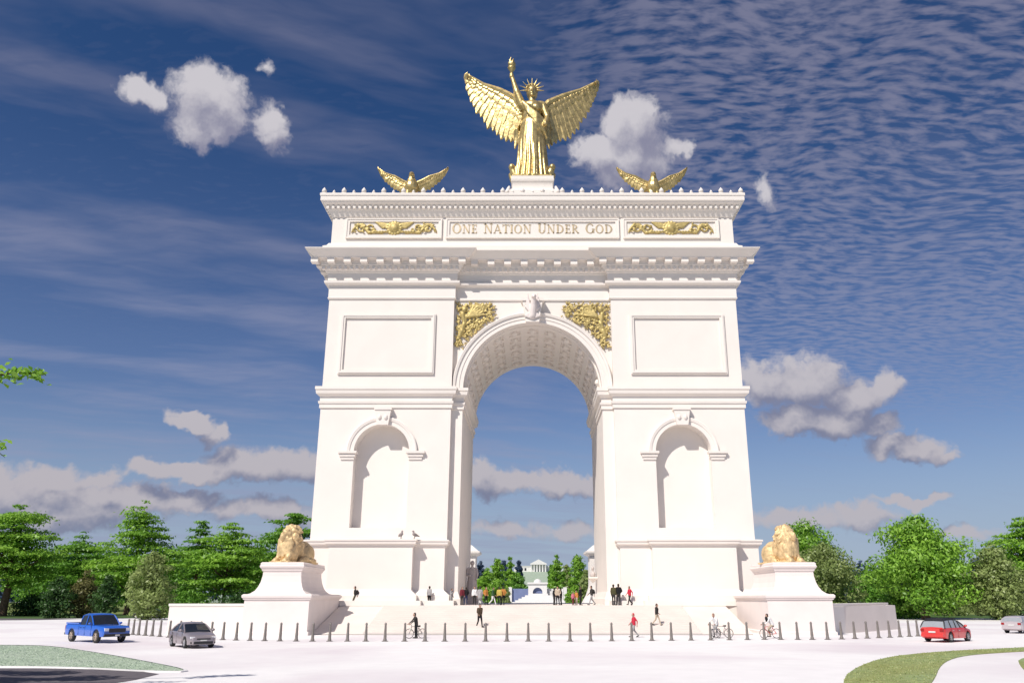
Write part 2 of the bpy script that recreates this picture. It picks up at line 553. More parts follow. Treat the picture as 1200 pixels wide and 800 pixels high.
    def density(pv):
        """pv carries bearing and height"""
        w1 = vm('SCALE', vm('SUBTRACT', noise(pv, 20, 4, 0.6, color=True), (0.5, 0.5, 0.5)), 0.06)
        q = vm('ADD', pv, w1)
        acc = None
        for a0, e0, ra, re, k in blobs:
            r_ = vm('LENGTH', vm('MULTIPLY', vm('SUBTRACT', q, (a0, e0, 0)), (1 / ra, 1 / re, 0)), out=1)
            v = ma('MULTIPLY_ADD', r_, -k, k)
            acc = v if acc is None else ma('SMOOTH_MAX', acc, v, 0.15)
        puff = noise(q, 34, 6, 0.6)
        return acc, puff
    cv = N.new('ShaderNodeCombineXYZ'); L.new(az, cv.inputs[0]); L.new(el, cv.inputs[1])
    pv = cv.outputs[0]
    a0_, p0_ = density(pv)
    a1_, p1_ = density(vm('ADD', pv, (-0.012, 0.026, 0)))
    d0 = ma('ADD', a0_, ma('MULTIPLY', ma('SUBTRACT', p0_, 0.5), 0.85))
    sh = ma('ADD', ma('SUBTRACT', a0_, a1_), ma('MULTIPLY', ma('SUBTRACT', p0_, p1_), 0.55))
    lit = ss(sh, -0.42, 0.66)
    alpha = ss(d0, -0.03, 0.38)
    high = ss(el, 0.10, 0.45)
    shade = mix(high, (0.19, 0.205, 0.30), (0.25, 0.25, 0.345))
    light = mix(high, (0.47, 0.44, 0.475), (0.60, 0.575, 0.61))
    cc = mix(lit, shade, light)
    sc_ = N.new('ShaderNodeVectorMath'); sc_.operation = 'SCALE'; sc_.inputs['Scale'].default_value = 1 / SS
    L.new(cc, sc_.inputs[0])
    col = mix(ma('MULTIPLY', alpha, ss(el, 0.015, 0.12, 0.7, 0.94)), col, sc_.outputs[0])
    L.new(col, bg.inputs['Color'])
make_sky()

# ------------------------------------------------------------------ ground
def sheet(name, pts, m, z, kind='structure', thick=0.0):
    mb = MB()
    n = len(pts)
    mb.add([(x, y, z) for x, y in pts], [tuple(range(n))])
    o = mb.build(name, m, fix=False)
    me = o.data
    if me.polygons[0].normal.z < 0:
        me.flip_normals()
    return tag(o, kind=kind)

sheet('ground', [(-6000, -300), (6000, -300), (6000, 9000), (-6000, 9000)], M['far_ground'], -0.004)
ring = [(140 * math.cos(2 * math.pi * i / 96), 66 + 74 * math.sin(2 * math.pi * i / 96)) for i in range(96)]
sheet('road', ring, M['road'], 0.0)
sheet('boulevard', [(-11, 139), (11, 139), (11, 560), (-11, 560)], M['road'], 0.004)
for sx in (-1, 1):
    sheet('lawn', [(sx * 13, 160), (sx * 300, 160), (sx * 300, 560), (sx * 13, 560)], M['grass'], 0.002)

def smooth_poly(px, it=2):
    p = [Vector(G(*q)) for q in px]
    for _ in range(it):
        n = []
        for i in range(len(p)):
            a, b = p[i], p[(i + 1) % len(p)]
            n += [a * 0.75 + b * 0.25, a * 0.25 + b * 0.75]
        p = n
    return [(q.x, q.y) for q in p]

def verge(name, px, m, kerbed=True):
    pts = smooth_poly(px)
    # kerb: a real upstand ringing the grass
    c = Vector((sum(p[0] for p in pts) / len(pts), sum(p[1] for p in pts) / len(pts)))
    if sum(pts[i - 1][0] * pts[i][1] - pts[i][0] * pts[i - 1][1] for i in range(len(pts))) < 0:
        pts.reverse()
    mb = MB(); mb.stack(pts, [(0.0, 0.004), (0.0, 0.03)])
    o = mb.build(name, m); tag(o, kind='structure')
    if not kerbed: return
    mb = MB()
    n = len(pts)
    inner = [(x, y, z) for z in (0.004, 0.12) for x, y in pts]
    mb.stack(pts, [(0.0, 0.0), (0.16, 0.0), (0.16, 0.045), (0.13, 0.055), (0.0, 0.055)], cap=False)
    k = mb.build('kerb', M['kerb']); tag(k, kind='structure')

verge('lawn', [(-60, 756), (20, 756), (62, 757), (120, 766), (175, 776), (228, 787), (180, 787), (90, 782), (0, 781), (-60, 781)], M['grass_pale'])
verge('lawn', [(985, 800), (1000, 783), (1036, 770), (1090, 764), (1160, 760), (1240, 757), (1240, 761), (1160, 765), (1122, 769), (1102, 778), (1094, 800), (1060, 830), (1000, 830)], M['grass_olive'], False)
verge('lawn', [(1192, 770), (1260, 766), (1260, 800), (1215, 795), (1196, 782)], M['grass_olive'], False)
sheet('asphalt_road', [(-60, 20), (-17, 20), (-15.2, 33.5), (-15.4, 36.0), (-17.5, 38.0), (-22.0, 38.9), (-60, 38.9)], M['asphalt'], 0.006)

sheet('asphalt_road', [(-260, 112), (-120, 113), (-84, 116), (-70, 121), (-66, 127), (-80, 131), (-260, 132)], M['asphalt'], 0.004)
sheet('asphalt_road', [(98, 127), (82, 124), (76, 120), (86, 116.5), (120, 115), (260, 115), (260, 127)], M['asphalt'], 0.004)
def blades(label, px, lm, n, seed, h):
    rs = np.random.RandomState(seed)
    pts = np.array(smooth_poly(px))
    lo, hi = pts.min(0), pts.max(0)
    P = rs.uniform(lo, hi, size=(n, 2))
    a, b = pts, np.roll(pts, -1, 0)
    ins = np.zeros(n, bool)
    for (x0, y0), (x1, y1) in zip(a, b):
        c = ((y0 > P[:, 1]) != (y1 > P[:, 1])) & (P[:, 0] < (x1 - x0) * (P[:, 1] - y0) / (y1 - y0 + 1e-12) + x0)
        ins ^= c
    P = P[ins]; k = len(P)
    t = rs.uniform(0, 6.28, k); w = rs.uniform(.02, .05, k); hh = h * rs.uniform(.5, 1.4, k)
    base = np.stack([P[:, 0], P[:, 1], np.full(k, .02)], 1)
    d = np.stack([np.cos(t), np.sin(t), np.zeros(k)], 1) * w[:, None]
    up = np.stack([rs.normal(0, .3, k), rs.normal(0, .3, k), np.ones(k)], 1) * hh[:, None]
    V = np.stack([base - d, base + d, base + d * .3 + up, base - d * .3 + up], 1)
    o = link('grass', quads_mesh('grass', V, rs.rand(k), M[lm])); tag(o, label, 'grass', kind='stuff')
# ------------------------------------------------------------------ plaza, stairs, retaining walls
ZP = 2.3
plan = [(-31.3, 74.4), (-25.2, 74.4), (-25.2, 82), (-18.7, 83.5), (18.7, 83.5), (25.2, 82), (25.2, 74.4), (26.2, 74.4), (36.6, 86), (36.6, 122), (-31.3, 122)]
mb = MB(); mb.stack(plan, [(0, -0.2), (0, ZP)])
tag(mb.build('plaza', M['plaza']), kind='structure')
mb = MB()
NS = 14
y0, y1 = 73.4, 83.5
prof = [(y0, -0.05)]
for i in range(NS):
    ya = y0 + (y1 - y0) * i / NS
    prof += [(ya, ZP * (i + 1) / NS), (y0 + (y1 - y0) * (i + 1) / NS, ZP * (i + 1) / NS)]
prof += [(y1, -0.05)]
prof[-2] = (y1, ZP - 0.003)
pv = [(x, y, z) for x in (-14.5, 14.5) for y, z in prof]
n = len(prof)
mb.add(pv, [tuple(range(n)), tuple(range(2 * n - 1, n - 1, -1))] + [(i, (i + 1) % n, (i + 1) % n + n, i + n) for i in range(n)])
tag(mb.build('stairs', M['stair']), 'broad flight of shallow beige stone stairs rising to the arch', 'stairs')
for sx, nm in ((-1, 'left'), (1, 'right')):
    mb = MB()
    xa, xb = (14.505, 18.85) if sx > 0 else (-18.85, -14.505)
    mb.add([(x, y, z) for x in (xa, xb) for y, z in ((73.4, -0.05), (73.4, 0.06), (83.49, ZP - 0.004), (83.49, -0.05))],
           [(0, 1, 2, 3), (7, 6, 5, 4), (0, 4, 5, 1), (1, 5, 6, 2), (2, 6, 7, 3), (3, 7, 4, 0)])
    tag(mb.build('ramp', M['plaza']), 'smooth sloping stone ramp between the stairs and the %s lion pedestal' % nm, 'ramp')
mb = MB(); mb.box(-18.8, 18.8, 73.05, 73.37, -0.05, 0.02)  # dark strip added for the contact shade line below the first riser
tag(mb.build('shade_strip_plate', M['shade_strip_plate']), 'long narrow dark strip painted for contact shade at the foot of the stairs', 'shade_strip_plate')

def wall(name, a, b, th, z1, label, m):
    a, b = Vector(a), Vector(b)
    d = (b - a).normalized(); nrm = Vector((d.y, -d.x))
    t = thing(name, label, 'wall', (a.x, a.y, 0))
    p = [a, b, b - nrm * th, a - nrm * th]
    MB().stack([(q.x, q.y) for q in p], [(0, -0.1), (0, z1 - 0.22)]).build('wall_face', m, t, world=True)
    MB().stack([(q.x, q.y) for q in p], [(0, z1 - 0.22), (0.06, z1 - 0.2), (0.07, z1 - 0.02), (0.05, z1)]).build('coping', m, t, world=True)
    return t
wall('retaining_wall', (-31.4, 73.7), (-24.35, 73.7), 0.6, 2.52, 'low white retaining wall in full sun beside the left lion pedestal', M['stone'])
wall('retaining_wall', (25.6, 73.2), (36.9, 88.5), 0.6, 2.52, 'low retaining wall in grey shade slanting away from the right lion pedestal', M['stone'])

# ------------------------------------------------------------------ the arch
ARCH = thing('triumphal_arch', 'huge white stone triumphal arch with gilded reliefs standing on the plaza', 'arch', (0, 95, ZP))
st = M['stone']
def part(mb, name, m=st, parent=ARCH, smooth=False, angle=None, bevel=0):
    return mb.build(name, m, parent, smooth=smooth, world=(parent == ARCH), angle=angle, bevel=bevel)

XO, XI, XJ = 23.0, 8.85, 7.65      # outer edge, inner edge of the pier, jamb of the opening
YF, YR, YB = 86.0, 86.7, 104.0     # pier face, recessed bay face, back
YRB = 103.3
ZS = 24.92                         # springing
def mir(pl, s):
    q = [(x * s, y) for x, y in pl]
    return q if s > 0 else q[::-1]

def arch_fill(mb, cx, half, zs, ztop, y0, y1, n=40, jamb_to=None, x0=None, x1=None):
    """wall above an arched opening: front, back and soffit"""
    xa, xb = x0, x1
    pts = [(cx + half * math.cos(math.pi - math.pi * i / n), zs + half * math.sin(math.pi * i / n)) for i in range(n + 1)]
    for y, flip in ((y0, False), (y1, True)):
        vs = [(px, y, pz) for px, pz in pts] + [(px, y, ztop) for px, pz in pts]
        mb.add(vs, [(i, i + 1, n + 2 + i, n + 1 + i) for i in range(n)])
        mb.add([(xa, y, zs), (cx - half, y, zs), (cx - half, y, ztop), (xa, y, ztop)], [(0, 1, 2, 3)])
        mb.add([(cx + half, y, zs), (xb, y, zs), (xb, y, ztop), (cx + half, y, ztop)], [(0, 1, 2, 3)])
    vs = [(px, y, pz) for y in (y0, y1) for px, pz in pts]
    mb.add(vs, [(i, i + n + 1, i + n + 2, i + 1) for i in range(n)])

NC, NH, NZB, NZS, ND = 16.1, 2.95, 9.93, 17.85, 1.35   # niche centre, half width, sill, springing, depth
for s in (-1, 1):
    # core of the pier behind the front skin, with the jamb of the opening
    core = mir([(8.95, YF + ND), (8.95, YR), (XJ, YR), (XJ, YRB), (XI, YRB), (XI, YB), (XO, YB), (XO, YF + ND)][::-1] if False else
               [(XJ, YR), (XI, YR), (XI, YF + ND), (XO, YF + ND), (XO, YB), (XI, YB), (XI, YRB), (XJ, YRB)], s)
    mb = MB()
    mb.stack(core, [(0, ZP - 0.1), (0, ZS - 0.01)])
    # front skin with the niche cut out
    xa, xb = NC - NH, NC + NH
    yb = YF + ND
    zt = 24.0
    for a, b, c, d in ((XI, xa, ZP - 0.1, zt), (xb, XO, ZP - 0.1, zt), (xa, xb, ZP - 0.1, NZB)):
        p, q = sorted((a * s, b * s))
        mb.box(p, q, YF, yb - 0.003, c, d)
    n = 28
    pts = [(NC * s + NH * math.cos(math.pi * i / n), NZS + NH * math.sin(math.pi * i / n)) for i in range(n + 1)]
    mb.add([(x, YF, z) for x, z in pts] + [(x, YF, zt) for x, z in pts], [(i, i + 1, n + 2 + i, n + 1 + i) for i in range(n)])
    mb.add([(x, y, z) for y in (YF, yb) for x, z in pts], [(i, i + 1, n + 2 + i, n + 1 + i) for i in range(n)])
    part(mb, 'pier')
    # base with its projecting centre block
    base = mir([(8.95, 85.3), (12.1, 85.3), (12.1, 84.3), (20.6, 84.3), (20.6, 85.3), (23.1, 85.3), (23.1, 104.7), (8.95, 104.7)], s)
    part(MB().stack(base, [(1.15, ZP - 0.05), (1.15, 2.74), (0.62, 2.74), (0.62, 3.22), (0.5, 3.3), (0.28, 3.5), (0.06, 3.68), (0, 3.8), (0, 7.9)]), 'pier_base')
    part(MB().stack(base, [(-0.3, 7.85), (0.06, 7.9), (0.10, 8.05), (0.30, 8.2), (0.34, 8.45), (0.42, 8.5), (0.42, 8.65), (-0.4, 8.75)]), 'base_ledge')
    jb = mir([(XJ, YR), (XI + 0.05, YR), (XI + 0.05, YRB), (XJ, YRB)], s)
    part(MB().stack(jb, [(0.3, ZP), (0.3, 2.9), (0.22, 3.0), (0.05, 3.5), (0.0, 3.6)]), 'jamb_base')
    # impost band round pier and jamb
    full = mir([(XJ, YR), (XI, YR), (XI, YF), (XO, YF), (XO, YB), (XI, YB), (XI, YRB), (XJ, YRB)], s)
    part(MB().stack(full, [(-0.2, 22.6), (0.14, 22.62), (0.14, 23.05), (0.24, 23.1), (0.28, 23.35), (0.12, 23.4), (0.12, 23.85),
                           (0.3, 24.0), (0.5, 24.15), (0.55, 24.45), (0.5, 24.5), (0.62, 24.6), (0.62, 24.92), (-0.3, 24.95)]), 'impost_band')
    # upper storey of the pier
    up = mir([(XI, YF), (XO, YF), (XO, YB), (XI, YB)], s)
    part(MB().stack(up, [(0, ZS - 0.02), (0, 35.3)]), 'upper_pier')
    # framed panel: outer moulding, flat rim, inner moulding
    mb = MB()
    px0, px1, pz0, pz1 = sorted((10.85 * s, 21.45 * s))[0], sorted((10.85 * s, 21.45 * s))[1], 26.4, 33.4
    def frame(mb, x0, x1, z0, z1, w, ya, yb_):
        mb.box(x0, x1, ya, yb_, z1 - w, z1); mb.box(x0, x1, ya, yb_, z0, z0 + w)
        mb.box(x0, x0 + w, ya, yb_, z0 + w, z1 - w); mb.box(x1 - w, x1, ya, yb_, z0 + w, z1 - w)
    frame(mb, px0, px1, pz0, pz1, 0.5, YF - 0.22, YF - 0.002)
    frame(mb, px0 + 0.12, px1 - 0.12, pz0 + 0.12, pz1 - 0.12, 0.18, YF - 0.3, YF - 0.222)
    part(mb, 'panel_frame')
    # niche surround
    arc = MB().sweep_arc(NC * s, NZS, [(NH, YF - 0.002), (NH, YF - 0.22), (NH + 0.42, YF - 0.22), (NH + 0.45, YF - 0.3), (NH + 0.72, YF - 0.36), (NH + 0.82, YF - 0.3), (NH + 0.82, YF - 0.002)], 0.02, math.pi - 0.02, 36)
    part(arc, 'niche_archivolt', angle=40)
    for q in (-1, 1):
        mb = MB()
        x0, x1 = sorted((NC * s + q * (NH - 0.16), NC * s + q * (NH + 1.5)))
        mb.stack([(x0, YF - 0.25), (x1, YF - 0.25), (x1, YF + 0.3), (x0, YF + 0.3)],
                 [(-0.12, 17.02), (-0.12, 17.28), (0, 17.32), (0.02, 17.5), (-0.06, 17.52), (-0.06, 17.6), (0.16, 17.66), (0.18, 17.9), (0, 17.93)])
        part(mb, 'niche_impost')
    mb = MB()
    kx = NC * s
    mb.prism([(kx - 0.62, NZS + NH - 0.12), (kx + 0.62, NZS + NH - 0.12), (kx + 0.86, 22.3), (kx - 0.86, 22.3)], YF - 0.6, YF - 0.001)
    mb.box(kx - 0.95, kx + 0.95, YF - 0.7, YF - 0.001, 22.3, 22.58)
    for q in (-0.34, 0.34):
        mb.ell((kx + q, YF - 0.62, 21.5), (0.22, 0.16, 0.3), seg=10, rings=6)
    part(mb, 'niche_keystone')

# central bay over the opening
mb = MB(); arch_fill(mb, 0, XJ, ZS, 35.3, YR, YRB, 48, x0=-XI, x1=XI)
part(mb, 'arch_bay')
rg = MB().sweep_arc(0, ZS, [(XJ - 0.012, YR + 0.25), (XJ - 0.012, YR - 0.25), (XJ + 0.42, YR - 0.25), (XJ + 0.44, YR - 0.33), (XJ + 0.82, YR - 0.33), (XJ + 0.86, YR - 0.48), (XJ + 1.1, YR - 0.55), (XJ + 1.18, YR - 0.45), (XJ + 1.18, YR - 0.002)], 0.0, math.pi, 64)
part(rg, 'archivolt', angle=35)
rg = MB().sweep_arc(0, ZS, [(XJ - 0.25, YRB + 0.3), (XJ - 0.25, YRB - 1.1), (XJ + 0.02, YRB - 1.15), (XJ + 1.1, YRB + 0.4)], 0.0, math.pi, 64)
part(rg, 'rear_archivolt', angle=35)
# coffered vault: ribs and rosettes
mb = MB()
ribs_y = [YR + 1.2 + i * 2.55 for i in range(7)]
for y in ribs_y:
    mb.sweep_arc(0, ZS, [(XJ - 0.16, y - 0.4), (XJ - 0.16, y + 0.4), (XJ + 0.01, y + 0.4), (XJ + 0.01, y - 0.4)], 0.02, math.pi - 0.02, 48)
na = 11
for k in range(na + 1):
    a = 0.04 + (math.pi - 0.08) * k / na
    for y in range(len(ribs_y) - 1):
        a0, a1 = a - 0.05, a + 0.05
        mb.sweep_arc(0, ZS, [(XJ - 0.16, ribs_y[y] + 0.4), (XJ - 0.16, ribs_y[y + 1] - 0.4), (XJ + 0.01, ribs_y[y + 1] - 0.4), (XJ + 0.01, ribs_y[y] + 0.4)], a0, a1, 2)
for k in range(na):
    a = 0.04 + (math.pi - 0.08) * (k + 0.5) / na
    for y in range(len(ribs_y) - 1):
        ym = (ribs_y[y] + ribs_y[y + 1]) / 2
        mb.ell(((XJ - 0.05) * math.cos(a), ym, ZS + (XJ - 0.05) * math.sin(a)), (0.42, 0.42, 0.42), seg=8, rings=5)
part(mb, 'coffered_vault')
# keystone with a carved eagle head
mb = MB()
mb.prism([(-0.75, ZS + XJ - 0.15), (0.75, ZS + XJ - 0.15), (1.15, 35.0), (-1.15, 35.0)], YR - 1.0, YR - 0.003)
mb.box(-1.3, 1.3, YR - 1.15, YR - 0.003, 34.9, 35.25)
KS = part(mb, 'keystone')
mb = MB()
mb.rc((0, YR - 1.0, 33.1), (0.1, YR - 1.25, 34.2), 0.42, 0.4)
mb.rc((0.1, YR - 1.25, 34.2), (0.14, YR - 1.6, 35.0), 0.38, 0.3); mb.ell((0.15, YR - 1.75, 35.15), (.3, .36, .3))
mb.rc((0.15, YR - 2.0, 35.15), (0.16, YR - 2.4, 34.85), 0.16, 0.04)
for q in (-1, 1):
    for k in range(5):
        mb.rc((q * .3, YR - 1.05, 33.6 + .1 * k), (q * (.95 - .1 * k), YR - 1.2, 34.3 + .36 * k), .17, .05)
        mb.rc((q * .25, YR - 1.1, 33.5), (q * (.2 + .17 * k), YR - 1.15, 32.75 + .07 * k), .15, .06)
me = remesh(mb, 0.05, 1); me.materials.append(M['pedestal'])
link('carved_eagle_head', me, KS)
KS['label'] = 'keystone with a carved bird head at the crown of the arch'

# entablature
ent = [(-XO, YF), (-XI, YF), (-XI, YR), (XI, YR), (XI, YF), (XO, YF), (XO, YB), (-XO, YB)]
part(MB().stack(ent, [(0.0, 35.18), (0.14, 35.2), (0.2, 35.32), (0.12, 35.4), (0.12, 36.8), (0.3, 36.86), (0.58, 36.98), (0.62, 37.24), (0.3, 37.3)]), 'architrave')
part(MB().stack(ent, [(0.32, 37.3), (0.32, 38.25), (0.45, 38.3), (0.5, 38.5), (0.3, 38.52)]), 'frieze')
part(MB().stack(ent, [(0.5, 38.45), (0.62, 38.5), (0.85, 38.85), (1.0, 39.0), (1.0, 39.5), (1.2, 39.6), (1.72, 39.62), (1.74, 39.7), (2.46, 40.36), (2.54, 40.42), (2.54, 40.5), (0.3, 40.6)]), 'main_cornice')
# dentils (small) and modillions (big) under the cornice: front and the two flanks
mbd, mbm = MB(), MB()
def run(x0, x1, yf, step, w, mb, za, zb, o0, o1):
    n = max(1, int(round((x1 - x0) / step)))
    for i in range(n + 1):
        x = x0 + (x1 - x0) * i / n
        mb.box(x - w / 2, x + w / 2, yf - o1, yf - o0, za, zb)
for s in (-1, 1):
    a, b = sorted((s * (XI - 0.9), s * (XO + 1.6)))
    run(a, b, YF, 1.88, 0.8, mbm, 39.08, 39.62, 0.95, 1.7)
    a, b = sorted((s * (XI - 0.3), s * (XO + 0.7)))
    run(a, b, YF, 0.62, 0.34, mbd, 38.5, 38.84, 0.5, 0.98)
    for y in np.arange(YF, YB + 0.1, 1.88):
        x0, x1 = sorted((s * (XO + 0.95), s * (XO + 1.7)))
        mbm.box(x0, x1, y - 0.4, y + 0.4, 39.08, 39.62)
run(-6.6, 6.6, YR, 1.77, 0.78, mbm, 39.08, 39.62, 0.95, 1.7)
run(-8.0, 8.0, YR, 0.62, 0.34, mbd, 38.5, 38.84, 0.5, 0.98)
for k in range(len(mbm.v) // 8):                                   # every modillion a bracket of its own
    one = MB(); one.add(mbm.v[k * 8:k * 8 + 8], [tuple(i - k * 8 for i in f) for f in mbm.f[k * 6:k * 6 + 6]])
    part(one, 'modillion')
part(mbd, 'dentil_row')['kind'] = 'stuff'

# attic storey
att = [(-23.5, 86.6), (23.5, 86.6), (23.5, 103.5), (-23.5, 103.5)]
part(MB().stack(att, [(1.3, 40.5), (1.3, 41.0), (0.75, 41.05), (0.75, 41.75), (0.4, 41.95), (0.2, 42.3), (0.0, 42.35), (0, 46.0)]), 'attic')
part(MB().stack(att, [(-0.1, 45.66), (0.12, 45.7), (0.22, 45.9), (0.45, 46.3), (0.6, 46.5), (0.62, 46.8), (0.85, 46.95), (1.12, 47.12), (1.15, 47.2), (1.3, 47.3), (1.3, 47.85), (1.38, 47.9), (1.38, 48.2), (0.8, 48.25)]), 'attic_cornice')
mb = MB()
run(-24.0, 24.0, 86.6, 0.62, 0.3, mb, 46.5, 46.8, 0.55, 0.86)
for s in (-1, 1):
    for y in np.arange(86.6, 103.6, 0.62):
        a, b = sorted((s * 24.05, s * 24.36)); mb.box(a, b, y - 0.15, y + 0.15, 46.5, 46.8)
part(mb, 'attic_dentil_row')['kind'] = 'stuff'
PN = []
for x0, x1 in ((-21.7, -10.75), (-10.0, 10.0), (10.75, 21.7)):
    mb = MB(); frame(mb, x0, x1, 43.1, 45.35, 0.28, 86.6 - 0.16, 86.598)
    frame(mb, x0 - 0.14, x1 + 0.14, 42.96, 45.49, 0.14, 86.6 - 0.24, 86.598)
    PN.append(part(mb, 'attic_panel_frame'))
# little crest ornaments along the top edge
def crest(big):
    mb = MB(); k = 1.0 if big else 0.62
    mb.box(-0.28 * k, 0.28 * k, -0.16, 0.16, 0, 0.12)
    mb.lathe([(0.14 * k, 0.1), (0.3 * k, 0.28 * k + 0.06), (0.26 * k, 0.5 * k), (0.1 * k, 0.72 * k), (0.01, 0.86 * k)], 8)
    return mb.mesh('antefix', st, True)
cr = [crest(True), crest(False)]
i = 0
spots = [(x, 85.55) for x in np.linspace(-24.5, 24.5, 43)] + [(s * 24.5, y) for s in (-1, 1) for y in np.linspace(86.75, 104.2, 15)]
for x, y in spots:
    if abs(x) < 2.9 and y < 86: 
        pass
    o = link('antefix', cr[i % 2], ARCH, True); o.location = (x, y, 48.22); i += 1

# inscription
def letters(txt, x0, x1, zb, yface, hbig, hsm, parent):
    mb = MB()
    T, t, S = 0.17, 0.075, 0.05
    W = dict(O=0.95, N=0.92, E=0.68, A=0.9, T=0.8, I=0.34, U=0.86, D=0.9, R=0.82, G=0.95)
    W[' '] = 0.5
    def ring(cx, cz, rx, rz, a0=0, a1=360, n=24):
        ps = []
        for i in range(n + 1):
            a = R(a0 + (a1 - a0) * i / n)
            th = 0.05 + 0.06 * abs(math.cos(a))
            ps.append(((cx + rx * math.cos(a), cz + rz * math.sin(a)), (cx + (rx - th * 1.6) * math.cos(a), cz + (rz - th) * math.sin(a))))
        return [[ps[i][0], ps[i + 1][0], ps[i + 1][1], ps[i][1]] for i in range(n)]
    def bar(xa, xb, za, zc): return [[(xa, za), (xb, za), (xb, zc), (xa, zc)]]
    def dia(xa, za, xb, zc, w): return [[(xa - w / 2, za), (xa + w / 2, za), (xb + w / 2, zc), (xb - w / 2, zc)]]
    def ser(x, z, w=0.3): return bar(x - w / 2, x + w / 2, z, z + S)
    G_ = {
        'O': ring(.475, .5, .44, .51),
        'N': bar(.16, .16 + t, 0, 1) + bar(.72, .72 + t, 0, 1) + dia(.2, 1, .74, 0, T) + ser(.18, 0) + ser(.14, .95, .26) + ser(.76, .95),
        'E': bar(.14, .14 + T, 0, 1) + bar(.14, .6, .93, 1) + bar(.14, .54, .47, .53) + bar(.14, .63, 0, .07) + bar(.56, .61, .78, 1) + bar(.58, .64, 0, .24) + bar(.49, .54, .4, .6) + bar(.04, .14, 0, S) + bar(.04, .14, 1 - S, 1),
        'A': dia(.12, 0, .45, 1, t) + dia(.78, 0, .45, 1.0, T) + bar(.24, .66, .3, .36) + ser(.12, 0, .24) + ser(.78, 0, .3),
        'T': bar(.32, .32 + T, 0, 1) + bar(.04, .78, .93, 1) + bar(.04, .09, .74, 1) + bar(.73, .78, .74, 1) + ser(.4, 0, .34),
        'I': bar(.09, .09 + T, 0, 1) + ser(.175, 0, .32) + ser(.175, .95, .32),
        'U': bar(.12, .12 + T, .3, 1) + bar(.68, .68 + t, .3, 1) + ring(.43, .32, .32, .33, 180, 360, 14) + ser(.2, .95, .32) + ser(.72, .95, .26),
        'D': bar(.14, .14 + T, 0, 1) + ring(.32, .5, .54, .5, -90, 90, 16) + ser(.2, 0, .28) + bar(.06, .36, .94, 1) + bar(.06, .36, 0, .06),
        'R': bar(.14, .14 + T, 0, 1) + ring(.3, .74, .36, .26, -90, 90, 14) + dia(.74, 0, .4, .5, T) + ser(.21, 0, .32) + ser(.76, 0, .2) + bar(.05, .34, .95, 1),
        'G': ring(.5, .5, .44, .51, 40, 325, 20) + bar(.74, .74 + T, .06, .44) + ser(.82, .41, .28),
        ' ': []}
    words = txt.split(' ')
    seq = []
    for wi, w in enumerate(words):
        for i, ch in enumerate(w):
            seq.append((ch, hbig if i == 0 else hsm))
        if wi < len(words) - 1: seq.append((' ', hbig))
    gap = 0.06
    tot = sum(W[c] * h + gap for c, h in seq)
    k = (x1 - x0) / tot
    x = x0
    for c, h in seq:
        for q in G_[c]:
            mb.prism([(x + px * h * k, zb + pz * h) for px, pz in q], yface - 0.05, yface - 0.002)
        x += (W[c] * h + gap) * k
    return mb
LT = letters('ONE NATION UNDER GOD', -9.45, 9.45, 43.64, 86.6, 1.22, 1.1, ARCH)
o = LT.build('inscription', M['bronze_letter'], PN[1])

# gilded reliefs
rnd = random.Random(5)
def scroll(mb, cx, cz, r0, turns, dirn, y, a0=0.0, w=0.16):
    pts, rad = [], []
    n = int(14 * turns)
    for i in range(n + 1):
        a = a0 + dirn * 2 * math.pi * turns * i / n
        r = r0 * (1 - 0.85 * i / n)
        pts.append((cx + r * math.cos(a), y, cz + r * math.sin(a))); rad.append(w * (1 - 0.55 * i / n))
    mb.tube(pts, rad, 7)
def leafy(mb, x, y, z, ang_, ln, w):
    d = Vector((math.cos(ang_), 0, math.sin(ang_)))
    mb.rc((x, y, z), (x + d.x * ln * .5, y - 0.12, z + d.z * ln * .5), w * .55, w)
    mb.rc((x + d.x * ln * .5, y - 0.12, z + d.z * ln * .5), (x + d.x * ln, y, z + d.z * ln), w, w * .2)
for s, pan in ((-1, PN[0]), (1, PN[2])):
    mb = MB(); cx, cz, y = 16.2 * s, 44.25, 86.52
    mb.ell((cx, y, cz), (0.78, 0.3, 0.78)); mb.ell((cx, y - .2, cz), (0.5, 0.25, 0.5))
    for k in range(14):
        a = 2 * math.pi * k / 14
        mb.ell((cx + .8 * math.cos(a), y, cz + .8 * math.sin(a)), (0.17, 0.2, 0.17), seg=8, rings=6)
    for q in (-1, 1):
        for k in range(6):                      # wing feathers either side of the medallion
            mb.rc((cx + q * .6, y, cz + .1 + .08 * k), (cx + q * (1.5 + .17 * k), y, cz + .05 + .16 * k), .12, .07)
        for k in range(5):
            leafy(mb, cx + q * (0.8 + .32 * k), y, cz - .55, math.pi / 2 - q * (1.25), .5, .13)
        scroll(mb, cx + q * 2.75, cz + .05, .62, 1.5, q, y, R(200 if q > 0 else -20))
        scroll(mb, cx + q * 3.9, cz - .02, .6, 1.5, -q, y, R(160 if q > 0 else 20))
        mb.tube([(cx + q * 1.3, y, cz - .6), (cx + q * 2.2, y, cz - .5), (cx + q * 3.0, y, cz - .62), (cx + q * 3.6, y, cz + .2), (cx + q * 4.3, y, cz + .55), (cx + q * 4.8, y, cz - .2), (cx + q * 5.0, y, cz - .6)], [.16, .18, .15, .14, .15, .16, .06], 7)
        for k in range(9):
            leafy(mb, cx + q * (2.2 + .31 * k), y, cz + .45 * math.sin(k * 2.1), rnd.uniform(0, 6.28), .42, .11)
    me = remesh(mb, 0.07, 1); me.materials.append(M['gold_relief'])
    link('gilded_medallion_relief', me, pan)
